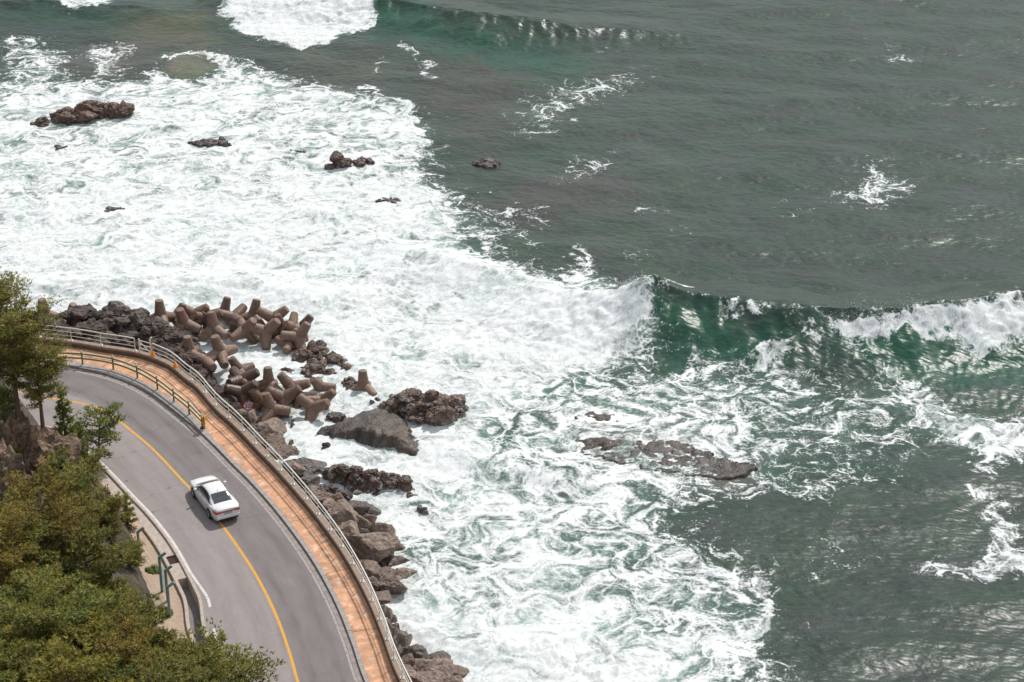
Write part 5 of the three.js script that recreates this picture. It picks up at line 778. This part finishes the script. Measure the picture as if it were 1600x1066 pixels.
function spire(seed, H, R, palette) {
  const f = new Foliage(seed), r = f.r, wood = [cyl(V3(0, 0, 0), V3(0.05, H * 0.97, 0), 0.02 * H + 0.03, 0.015, 7)], N = Math.round(34 * H / 3);
  for (let b = 0; b < N; b++) {
    const t = 0.06 + 0.94 * (b + r()) / N, a = b * 2.4 + r(), L = R * Math.pow(1 - t, 0.75) * (0.7 + 0.5 * r()) + 0.06, o = V3(0, H * t, 0), e = V3(Math.cos(a) * L, H * t + 0.25 * L, Math.sin(a) * L);
    wood.push(cyl(o, e, 0.018, 0.008, 4)); const n = Math.max(1, Math.round(L * 5));
    for (let c = 0; c < n; c++) { const q = o.clone().lerp(e, 0.25 + 0.8 * (c + r()) / n); for (let k = 0; k < 9; k++) f.tuft(V3(q.x + (r() - 0.5) * 0.26, q.y + (r() - 0.5) * 0.22, q.z + (r() - 0.5) * 0.26), V3(Math.cos(a) * 0.7, 0.6, Math.sin(a) * 0.7), 0.22, 4, 0.035, palette, 0.7); }
  }
  return { trunk: join(wood), crown: f.geometry() };
}
function broad(seed, H, R, palette) {
  const f = new Foliage(seed), r = f.r, wood = [cyl(V3(0, 0, 0), V3(0.1, H * 0.5, 0), 0.07, 0.05, 7)], lobes = 16;
  for (let b = 0; b < lobes; b++) {
    const a = b * 2.4, t = (b + 0.5) / lobes, m = R * Math.sqrt(1 - t * 0.8) * 0.72 * (0.6 + 0.5 * r()), c = V3(Math.cos(a) * m, H * (0.45 + 0.5 * t), Math.sin(a) * m), w = R * (0.26 + 0.14 * r());
    wood.push(cyl(V3(0.08, H * 0.42, 0), c, 0.035, 0.012, 5));
    for (let k = 0; k < 130; k++) { const d = V3(r() - 0.5, r() * 0.9 - 0.3, r() - 0.5).normalize(), p = c.clone().addScaledVector(d, w * (0.6 + 0.5 * r())); f.leafQuad(p, V3(d.x * 0.5 + r() - 0.5, 0.8, d.z * 0.5 + r() - 0.5).normalize(), 0.17, palette); }
  }
  return { trunk: join(wood), crown: f.geometry() };
}
function plant(name, label, kind, p, turn, size, mat = needle, group) { const t = thing(name, label, 'tree', group, p); mesh('trunk', kind.trunk, bark, t); mesh('crown', kind.crown, mat, t); t.rotation.y = turn; t.scale.setScalar(size); return t; }
const kinds = { tall: pine(12, 10, 3.1, greens.olive, { low: 0.52, flatTop: 0.8, branches: 44 }), p1: pine(1, 5.6, 2.0, greens.olive, { flatTop: 0.15, low: 0.2 }), p2: pine(2, 5.4, 2.3, greens.olive, { flatTop: 0.7 }), p3: pine(3, 5.0, 1.8, greens.green, { flatTop: 0.2 }), p4: pine(4, 5.6, 2.1, greens.olive, { low: 0.2, flatTop: 0.1, tufts: 26 }), wide: pine(5, 5.5, 2.8, greens.green, { low: 0.35, flatTop: 0.9, branches: 30 }), windswept: pine(6, 4.2, 1.9, greens.green, { low: 0.3, lean: 0.18, branches: 20, tufts: 20 }), s1: spire(7, 4.4, 0.75, greens.green), s2: spire(8, 3.4, 0.8, greens.olive), bush: pine(9, 2.2, 1.5, greens.olive, { low: 0.08, flatTop: 1, branches: 20, tufts: 22 }), pale: broad(10, 3.4, 1.7, greens.pale), shrub: broad(11, 1.5, 1.0, greens.green) };
function onHill(px, py, rise, grow = 1) { // where a crown seen there has its foot; taller trees root farther in from the road
  for (let k = 1; ; k += 0.06) { const p = cast(px, py, (x, z) => hill(x, z) + rise * k), q = onRoad(p.x, p.z), d = q.off - offKerb(q.w) - toe(q.w); if (d > -0.25 || k > grow) { p.y = hill(p.x, p.z) - 0.15; return { p, d, k }; } }
}
const ordinal = (n) => ['first', 'second', 'third', 'fourth', 'fifth', 'sixth', 'seventh', 'eighth', 'ninth', 'tenth', 'eleventh', 'twelfth'][n] ?? (n + 1) + 'th';
// single trees one can pick out: picture place of the crown's middle, kind, size, label
const singles = [
  [4, 440, 's2', 2.3, 'pine_tree', 'thin pine top rising alone above the far rocks', [1, 568]], [38, 550, 'tall', 0.9, 'pine_tree', 'tall broad pine whose boughs overhang the guard rail', [34, 694]], [-6, 510, 'tall', 0.82, 'pine_tree', 'tall pine farthest up the road against the far rock', [-6, 640]], [76, 600, 'tall', 0.68, 'pine_tree', 'olive pine hanging over the start of the yellow line', [70, 700]], [10, 632, 'p3', 0.6, 'pine_tree', 'dark green pine above the bare crag', [10, 672]],
  [103, 668, 's1', 1.15, 'conifer_tree', 'slim pointed conifer standing against the road bend', [106, 716]], [124, 690, 's1', 0.75, 'conifer_tree', 'short pointed conifer beside the slim one', [128, 726]], [168, 682, 'windswept', 1.0, 'pine_tree', 'windswept pine leaning out over the inner lane', [152, 730]], [92, 735, 'p3', 0.55, 'pine_tree', 'small dark pine at the foot of the slim conifer'], [198, 800, 's2', 0.75, 'conifer_tree', 'little cone-shaped conifer beside the block paved apron'], [22, 712, 'bush', 0.6, 'bush', 'olive bush clinging to the crag'], [132, 742, 'bush', 0.85, 'bush', 'olive bush under the windswept pine'], [112, 772, 'p3', 0.7, 'pine_tree', 'bushy pine above the apron crag'], [44, 800, 'bush', 0.7, 'bush', 'brownish bush below the bare crag'], [2, 815, 'bush', 0.8, 'bush', 'olive bush at the picture edge below the crag'], [172, 818, 'bush', 0.7, 'bush', 'small bush beside the little cone-shaped conifer'], [205, 868, 'bush', 0.6, 'bush', 'low bush at the foot of the farthest fence post'], [160, 800, 'bush', 0.8, 'bush', 'bush at the upper end of the apron'], [238, 893, 'shrub', 0.4, 'shrub', 'bright green shrub growing at the wire fence'], [258, 958, 'shrub', 0.42, 'shrub', 'green shrub at the foot of the nearest fence post'], [98, 905, 'pale', 0.95, 'broadleaf_tree', 'pale yellow-green broadleaf tree amid the pines'], [130, 935, 'pale', 0.8, 'broadleaf_tree', 'second pale broadleaf crown just below the first'], [60, 975, 'pale', 0.9, 'broadleaf_tree', 'pale broadleaf tree lowest of the three'],
];
singles.forEach(([px, py, k, s, nm, label, foot], i) => { const h = { tall: 7.8, p1: 3.2, p2: 3.4, p3: 2.9, p4: 3.2, wide: 3.9, windswept: 2.6, s1: 2.1, s2: 1.6, bush: 1.2, pale: 2.4, shrub: 0.9 }[k] * s, { p, d, k: grown } = foot ? { p: cast(foot[0], foot[1], hill).add(V3(0, -0.15, 0)), d: 0, k: 1 } : onHill(px, py, h, 1.5); const t = plant(nm, label, kinds[k], p, i * 1.7 + (k === 'windswept' ? -i * 1.7 - 0.2 : 0), s * grown, k === 'pale' || k === 'shrub' ? leaf : needle); if (nm === 'bush' || nm === 'shrub') t.userData.category = nm; });
{ // the closed canopy of pines over the lower hillside, row by row
  const area = [[-30, 830], [60, 826], [118, 826], [148, 850], [172, 890], [188, 925], [202, 955], [228, 990], [252, 1012], [285, 1034], [325, 1056], [352, 1078], [368, 1105], [380, 1135], [-30, 1135]], rr = mulberry(77), names = ['p1', 'p4', 'p2', 'p1', 'p3', 'p4', 'p2'];
  const rows = []; for (let y = 805; y < 1150; y += 40) { const row = []; for (let x = -20 + (rows.length % 2) * 24; x < 420; x += 52) { const px = x + (rr() - 0.5) * 22, py = y + (rr() - 0.5) * 18; if (inside(px, py, area)) row.push([px, py]); } rows.push(row); }
  rows.forEach((row, j) => row.forEach(([px, py], i) => {
    const k = names[Math.floor(rr() * 7)], s = 0.62 + 0.55 * rr(), { p, d, k: grown } = onHill(px, py, 3.2 * s, 1.7); if (d < -0.2) return;
    if (singles.some(([a, b, q]) => q === 'pale' && Math.hypot(a - px, b - py) < 26)) return;
    plant('pine_tree', `${ordinal(i)} pine from the left in the ${ordinal(rows.length - 1 - j)} canopy row counted up from the bottom edge`, kinds[k], p, rr() * 6.28, s * grown, needleTones[Math.floor(rr() * 5)], 'pines closing the canopy on the lower hillside');
  }));
}
{ // bare crags on the hillside
  const crags = [[66, 728, 2.3, 3.6, 'tall pinkish crag of bare rock between the pines'], [6, 760, 2.1, 3.2, 'rough brown crag at the picture edge'], [38, 700, 1.6, 3.2, 'narrow crag under the dark pine'], [150, 770, 1.1, 1.5, 'grey crag above the block paved apron'], [172, 790, 0.8, 1.0, 'low grey rock face at the top of the apron'], [135, 722, 0.9, 1.1, 'small rock face beside the gutter below the windswept pine']];
  crags.forEach(([px, py, r, h, label], k) => { const { p } = onHill(px, py, 0.3), g = stone(60 + k, 12, 14, 0.26); g.scale(r, h, r); g.computeVertexNormals(); boxUV(g); paint(g, (x, y, z) => { const q = 0.7 + 0.6 * fbm3(x * 1.8 + k, y * 0.7, z * 1.8, 4), w = sstep(-0.1, 0.3, n3(x * 0.9, y * 0.5, z * 0.9 + k)); return mixc([0.56 * q, 0.35 * q, 0.225 * q], [0.38 * q, 0.265 * q, 0.185 * q], w); }); const m = mesh('crag', g, rockMat); m.position.copy(p); mark(m, label, 'rock', 'bare crags on the hillside'); });
}
// ---------------------------------------------------------------- spray thrown up by the breaking water
{
  const r = mulberry(909), list = [], add = (px, py, y, n, sx, sy, up) => { for (let i = 0; i < n; i++) { const g = () => (r() + r() + r() - 1.5) / 1.5, q = at(px + g() * sx, py + g() * sy, y); q.y = Math.max(q.y, waterAt(q.x, q.z)) + Math.pow(r(), 2.2) * up; list.push([q, 0.008 + 0.022 * r() * r()]); } };
  for (let k = 0; k <= 16; k++) add(1290 + k * 20, 500 + 6 * Math.sin(k * 1.7), 2.0, 260, 26, 16, 0.9);
  for (let k = 0; k <= 10; k++) add(985 + 3 * Math.sin(k), 455 + k * 8, 1.0, 170, 26, 10, 0.7);
  for (let k = 0; k <= 10; k++) add(360 + k * 14, 22 + 40 * Math.sin(k * 0.3), 0.8, 110, 20, 14, 0.7);
  for (const [x, y] of [[305, 478], [330, 476], [362, 472], [400, 470], [440, 480], [470, 492], [492, 510], [505, 530]]) add(x, y, 0.6, 300, 24, 12, 1.5);
  for (const [x, y] of [[690, 1015], [640, 920], [650, 700], [735, 640], [620, 1005], [1130, 690]]) add(x, y, 0.3, 160, 24, 10, 0.8);
  const m = new THREE.InstancedMesh(new THREE.IcosahedronGeometry(1, 0), std({ color: lin(0.7, 0.72, 0.72), roughness: 0.6 }), list.length), o = new THREE.Matrix4();
  list.forEach(([p, s], i) => m.setMatrixAt(i, o.makeScale(s, s, s).setPosition(p)));
  m.name = 'sea_spray'; m.castShadow = true; mark(m, 'fine white spray flung from the breaking waves', 'spray', null, 'stuff'); scene.add(m);
}
renderer.render(scene, camera);
